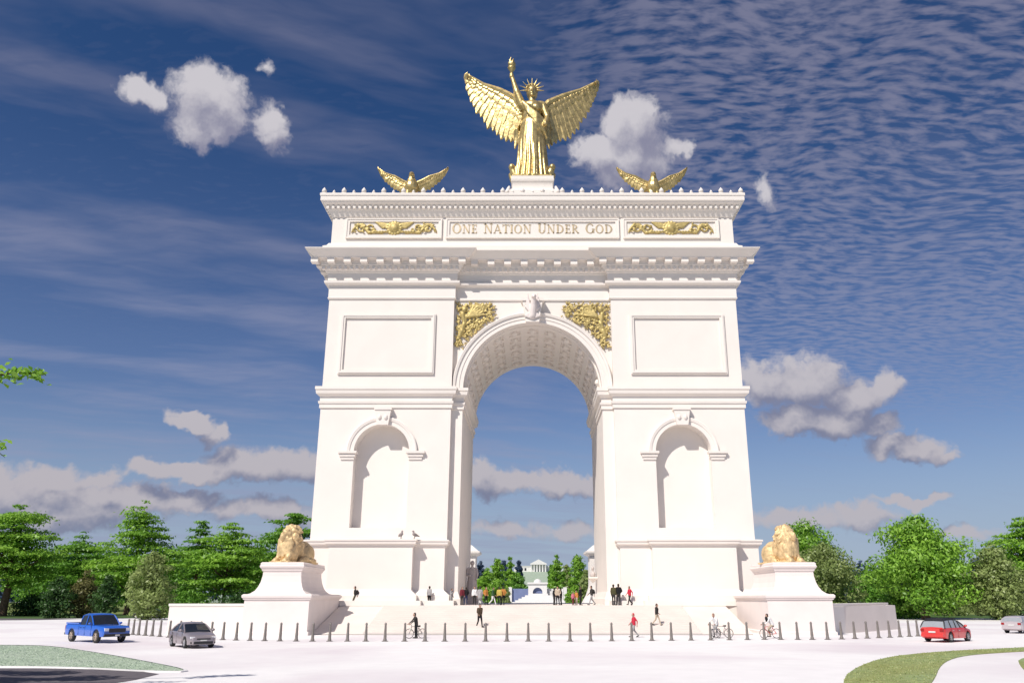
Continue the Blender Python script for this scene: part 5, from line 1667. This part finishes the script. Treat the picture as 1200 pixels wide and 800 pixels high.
def sedan():
    P = dict(L=4.55, W=1.82, rw=.33, axles=(-1.32, 1.35), paint='silver_paint',
             top=[(-2.27, .78), (-2.2, .95), (-1.6, 1.0), (.9, .95), (1.3, .9), (1.95, .78), (2.2, .66), (2.27, .55)],
             half=[(-2.27, .84), (-2.0, .95), (-1, 1), (1.2, 1), (1.9, .94), (2.15, .84), (2.27, .70)], sill=[(-2.27, .36), (-1.9, .24), (1.9, .22), (2.27, .26)],
             cabin=dict(x0=-1.85, x1=-.95, x2=.18, x3=1.15, roof=1.43, tumble=.72), pillars=[(1.12, .18), (-.25, -.25), (-1.7, -.95)], mirror=.82, handles=(-.05, -1.0), seams=(.85, -.25, -1.25),
             pieces=[('grille', 'trim', [(2.2, 2.285, -.42, .42, .52, .60)]), ('air_intake', 'trim', [(2.2, 2.30, -.58, .58, .27, .42)]),
                     ('headlight', 'lamp', [(1.98, 2.2, .50, .78, .58, .70)]), ('headlight', 'lamp', [(1.98, 2.2, -.78, -.50, .58, .70)]),
                     ('tail_light', 'tail', [(-2.29, -2.2, .45, .75, .72, .86)]), ('tail_light', 'tail', [(-2.29, -2.2, -.75, -.45, .72, .86)]),
                     ('fog_light', 'trim', [(2.08, 2.22, .62, .76, .30, .40), ]), ('fog_light', 'trim', [(2.08, 2.22, -.76, -.62, .30, .40)]),
                     ('number_plate', 'plate', [(2.285, 2.31, -.2, .2, .44, .51)])])
    P3 = dict(P); P3.update(paint='trim', glass='glass')
    vehicle('sedan', 'dark car parked far behind the close curved bollard row at the left', 'car', (-58.5, 130, 0), R(176), P3)
    X, Y = G(224, 757.5)
    vehicle('sedan', 'mauve grey four door car facing the camera beside the curved bollard row', 'car', (X, Y, 0), R(-51), P)
sedan()
def estate():
    P = dict(L=4.4, W=1.84, rw=.34, axles=(-1.3, 1.35), paint='red_paint', roof_paint='trim', pillar_paint='trim', glass='glass_light',
             top=[(-2.2, .92), (-2.1, 1.0), (.9, .98), (1.3, .94), (1.95, .82), (2.15, .68), (2.2, .55)],
             half=[(-2.2, .86), (-2.0, .95), (-1, 1), (1.2, 1), (1.9, .93), (2.2, .74)], sill=[(-2.2, .38), (-1.9, .26), (1.9, .24), (2.2, .28)],
             cabin=dict(x0=-2.12, x1=-1.75, x2=.25, x3=1.15, roof=1.46, tumble=.78), pillars=[(1.12, .25), (.3, .1), (-.35, -.35), (-1.1, -1.1), (-2.05, -1.75)], mirror=.85, handles=(.0, -.9), seams=(.9, -.2, -1.2),
             pieces=[('tail_light', 'tail', [(-2.23, -2.1, .56, .82, .72, .92)]), ('tail_light', 'tail', [(-2.23, -2.1, -.82, -.56, .72, .92)]),
                     ('bumper', 'red_paint', [(-2.27, -2.1, -.8, .8, .36, .56)]), ('number_plate', 'plate', [(-2.235, -2.19, -.25, .25, .64, .75)]),
                     ('headlight', 'lamp', [(2.05, 2.19, .5, .74, .6, .7)]), ('headlight', 'lamp', [(2.05, 2.19, -.74, -.5, .6, .7)]),
                     ('roof_rack', 'trim', [(-1.7, .3, -.62, -.57, 1.56, 1.60), (-1.7, .3, .57, .62, 1.56, 1.60)] + [(x, x + .05, -.62, .62, 1.52, 1.57) for x in (-1.6, -1.1, -.6, -.1, .2)])])
    X, Y = G(1111, 751)
    vehicle('estate_car', 'red estate car with black roof and rack driving away at the right', 'car', (X, Y, 0), R(39), P)
    P2 = dict(P); P2.update(paint='pale_paint', roof_paint='pale_paint', pillar_paint='pale_paint', glass='glass_light',
                            cabin=dict(x0=-2.12, x1=-1.7, x2=.25, x3=1.15, roof=1.38, tumble=.78),
                            pieces=[('tail_light', 'tail', [(-2.23, -2.1, .56, .82, .72, .9)]), ('tail_light', 'tail', [(-2.23, -2.1, -.82, -.56, .72, .9)]),
                                    ('bumper', 'pale_paint', [(-2.27, -2.1, -.8, .8, .36, .56)]), ('number_plate', 'plate', [(-2.235, -2.19, -.25, .25, .64, .75)])])
    X, Y = G(1199, 741)
    vehicle('hatchback', 'pale silver car cut off by the right picture edge', 'car', (X, Y, 0), R(38), P2)
estate()

# ------------------------------------------------------------------ the far side: hill, mansion, memorial wall, woods
def hill_h(x, y):
    return 26 * math.exp(-((x / 260) ** 2)) * max(0, min(1, (y - 560) / 330)) ** 1.2 + 6 * max(0, min(1, (y - 600) / 500))
mb = MB(); nx, ny = 60, 30
for j in range(ny + 1):
    for i in range(nx + 1):
        x, y = -900 + 1800 * i / nx, 545 + 755 * j / ny
        mb.v.append((x, y, hill_h(x, y) + .05))
for j in range(ny):
    for i in range(nx):
        a = j * (nx + 1) + i
        mb.f.append((a, a + 1, a + nx + 2, a + nx + 1)); mb.m.append(0)
o = mb.build('hill', M['grass_pale'], smooth=True); tag(o, kind='structure')
def mansion():
    Y = 900; z0 = hill_h(6, Y) - .5
    X, _ = PL(631, 660, Y)
    t = thing('mansion', 'white mansion with a columned portico on the hilltop seen through the arch', 'mansion', (X, Y, z0))
    MB().box(-8, 8, 0, 12, 0, 8.5).build('main_block', M['white_wall'], t)
    w = MB(); w.box(-26, -8.02, 2, 10, 0, 6); w.build('wing', M['white_wall'], t)
    w = MB(); w.box(8.02, 26, 2, 10, 0, 6); w.build('wing', M['white_wall'], t)
    p = MB(); p.prism([(-9, 8.5), (9, 8.5), (0, 13)], -7, 12); p.build('pediment', M['white_wall'], t)
    p = MB(); p.box(-9, 9, -7, -.02, 7.6, 8.48); p.build('architrave', M['white_wall'], t)
    for k in range(6):
        c = MB(); c.lathe([(1.0, 0), (.85, .4), (.7, 7.2), (.95, 7.58)], 12, at=(-7.5 + 3 * k, -6, 0)); c.build('column', M['white_wall'], t, smooth=True)
    for k in (-20, -14, 14, 20):
        c = MB(); c.box(k - 1, k + 1, 1.9, 1.99, 1.6, 4.4); c.build('window', M['glass'], t)
    MB().box(-27, 27, 1.5, 10.5, 6.0, 6.6).build('roof_edge', M['white_wall'], t)
mansion()
def gateway():
    Y = 300.0; X, Zt = PL(630, 682, Y)
    t = thing('memorial_gateway', 'memorial wall with painted blue shade and a pale central niche beyond the boulevard', 'memorial', (X, Y, 0))
    w = MB(); w.box(-9.6, -3.32, 0, 3, 0, Zt * .74); w.build('wing_wall', M['stone_blue_shade'], t)
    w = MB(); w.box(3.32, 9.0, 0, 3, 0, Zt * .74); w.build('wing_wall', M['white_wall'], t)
    m = MB(); arch_fill(m, 0, 1.7, Zt * .58, Zt * .93, -1.5, 3, 20, x0=-3.3, x1=3.3)
    m.box(-3.3, -1.7, -1.5, 3, 0, Zt * .58); m.box(1.7, 3.3, -1.5, 3, 0, Zt * .58); m.build('niche_block', M['white_wall'], t)
    m = MB(); m.box(-1.68, 1.68, -.6, 2.9, 0, Zt * .8); m.build('niche_back', M['stone_blue_shade'], t)
    m = MB(); m.box(-3.6, 3.6, -1.9, 3.4, Zt * .93, Zt); m.ell((0, .5, Zt), (1.4, 1, 1.2)); m.build('cornice', M['white_wall'], t)
    for s in (-1, 1):
        m = MB(); m.box(s * 9.7 - .6, s * 9.7 + .6, -1, 3.2, 0, Zt * .8); m.build('end_pier', M['white_wall'], t)
    m = MB()
    for k in range(8): m.box(-11 + 1.1 * k, 13 - 1.35 * k, -20 + 2.2 * k, -1.6, .55 * k, .55 * k + .55)
    m.build('steps', M['white_wall'], t)
gateway()
gm = 'trees seen through the arch'
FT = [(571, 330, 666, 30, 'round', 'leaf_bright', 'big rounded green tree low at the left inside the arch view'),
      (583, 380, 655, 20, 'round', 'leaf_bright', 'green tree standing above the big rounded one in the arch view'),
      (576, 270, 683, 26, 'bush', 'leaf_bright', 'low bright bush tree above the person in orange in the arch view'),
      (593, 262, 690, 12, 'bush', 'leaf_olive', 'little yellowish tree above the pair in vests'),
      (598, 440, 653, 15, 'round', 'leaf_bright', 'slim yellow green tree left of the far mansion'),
      (564, 520, 658, 18, 'round', 'leaf_haze_blue', 'dark tree with haze blue painted into its leaves at the left edge of the arch view'),
      (607, 400, 671, 24, 'round', 'leaf_deep', 'green tree just above the blue-shaded memorial wall'),
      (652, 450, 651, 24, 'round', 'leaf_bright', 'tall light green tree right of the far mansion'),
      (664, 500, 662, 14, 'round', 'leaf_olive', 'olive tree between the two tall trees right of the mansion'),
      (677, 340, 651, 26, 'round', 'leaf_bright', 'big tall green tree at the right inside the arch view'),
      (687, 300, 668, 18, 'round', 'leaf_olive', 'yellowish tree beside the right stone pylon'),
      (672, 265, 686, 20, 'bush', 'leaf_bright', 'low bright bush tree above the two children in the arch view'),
      (608, 660, 657, 10, 'round', 'leaf_haze_blue', 'small far dark tree tinted haze blue on the slope left of the mansion'),
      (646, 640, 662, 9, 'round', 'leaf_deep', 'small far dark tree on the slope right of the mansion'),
      (591, 600, 657, 14, 'round', 'leaf_haze_blue', 'far dark tree tinted haze blue between the green trees left of the mansion')]
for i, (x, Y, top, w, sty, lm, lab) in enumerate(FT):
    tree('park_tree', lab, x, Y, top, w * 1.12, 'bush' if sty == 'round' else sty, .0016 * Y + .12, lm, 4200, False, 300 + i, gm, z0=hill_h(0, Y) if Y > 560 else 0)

# a far wood that reads as one mass
rs = np.random.RandomState(77)
Cs, Ss = [], []
for side in (-1, 1):
    for k in range(420):
        x = side * rs.uniform(60, 900); y = rs.uniform(520, 700)
        h = rs.uniform(22, 31) + 4 * math.sin(x * .02); r = rs.uniform(6, 10)
        n = 130
        p = sphere_pts(n, rs); p[:, 2] = p[:, 2]
        Cs.append(np.array([x, y, h * .52]) + p * np.array([r, r, h * .5]) * (rs.rand(n, 1) ** .25)); Ss.append(rs.uniform(1.6, 3.4, n))
C = np.concatenate(Cs); S = np.concatenate(Ss)
N_ = rs.normal(size=C.shape) * .7 + np.array([0, 0, .6])
o = link('distant_woods', quads_mesh('distant_woods', leaves(C, N_, S, rs), rs.rand(len(C)), M['leaf_haze_blue']))  # the wood's blue is painted haze, carried by the leaf colour
tag(o, 'far wood with haze blue painted into its leaves along the horizon behind the nearer trees', 'woods', kind='stuff')
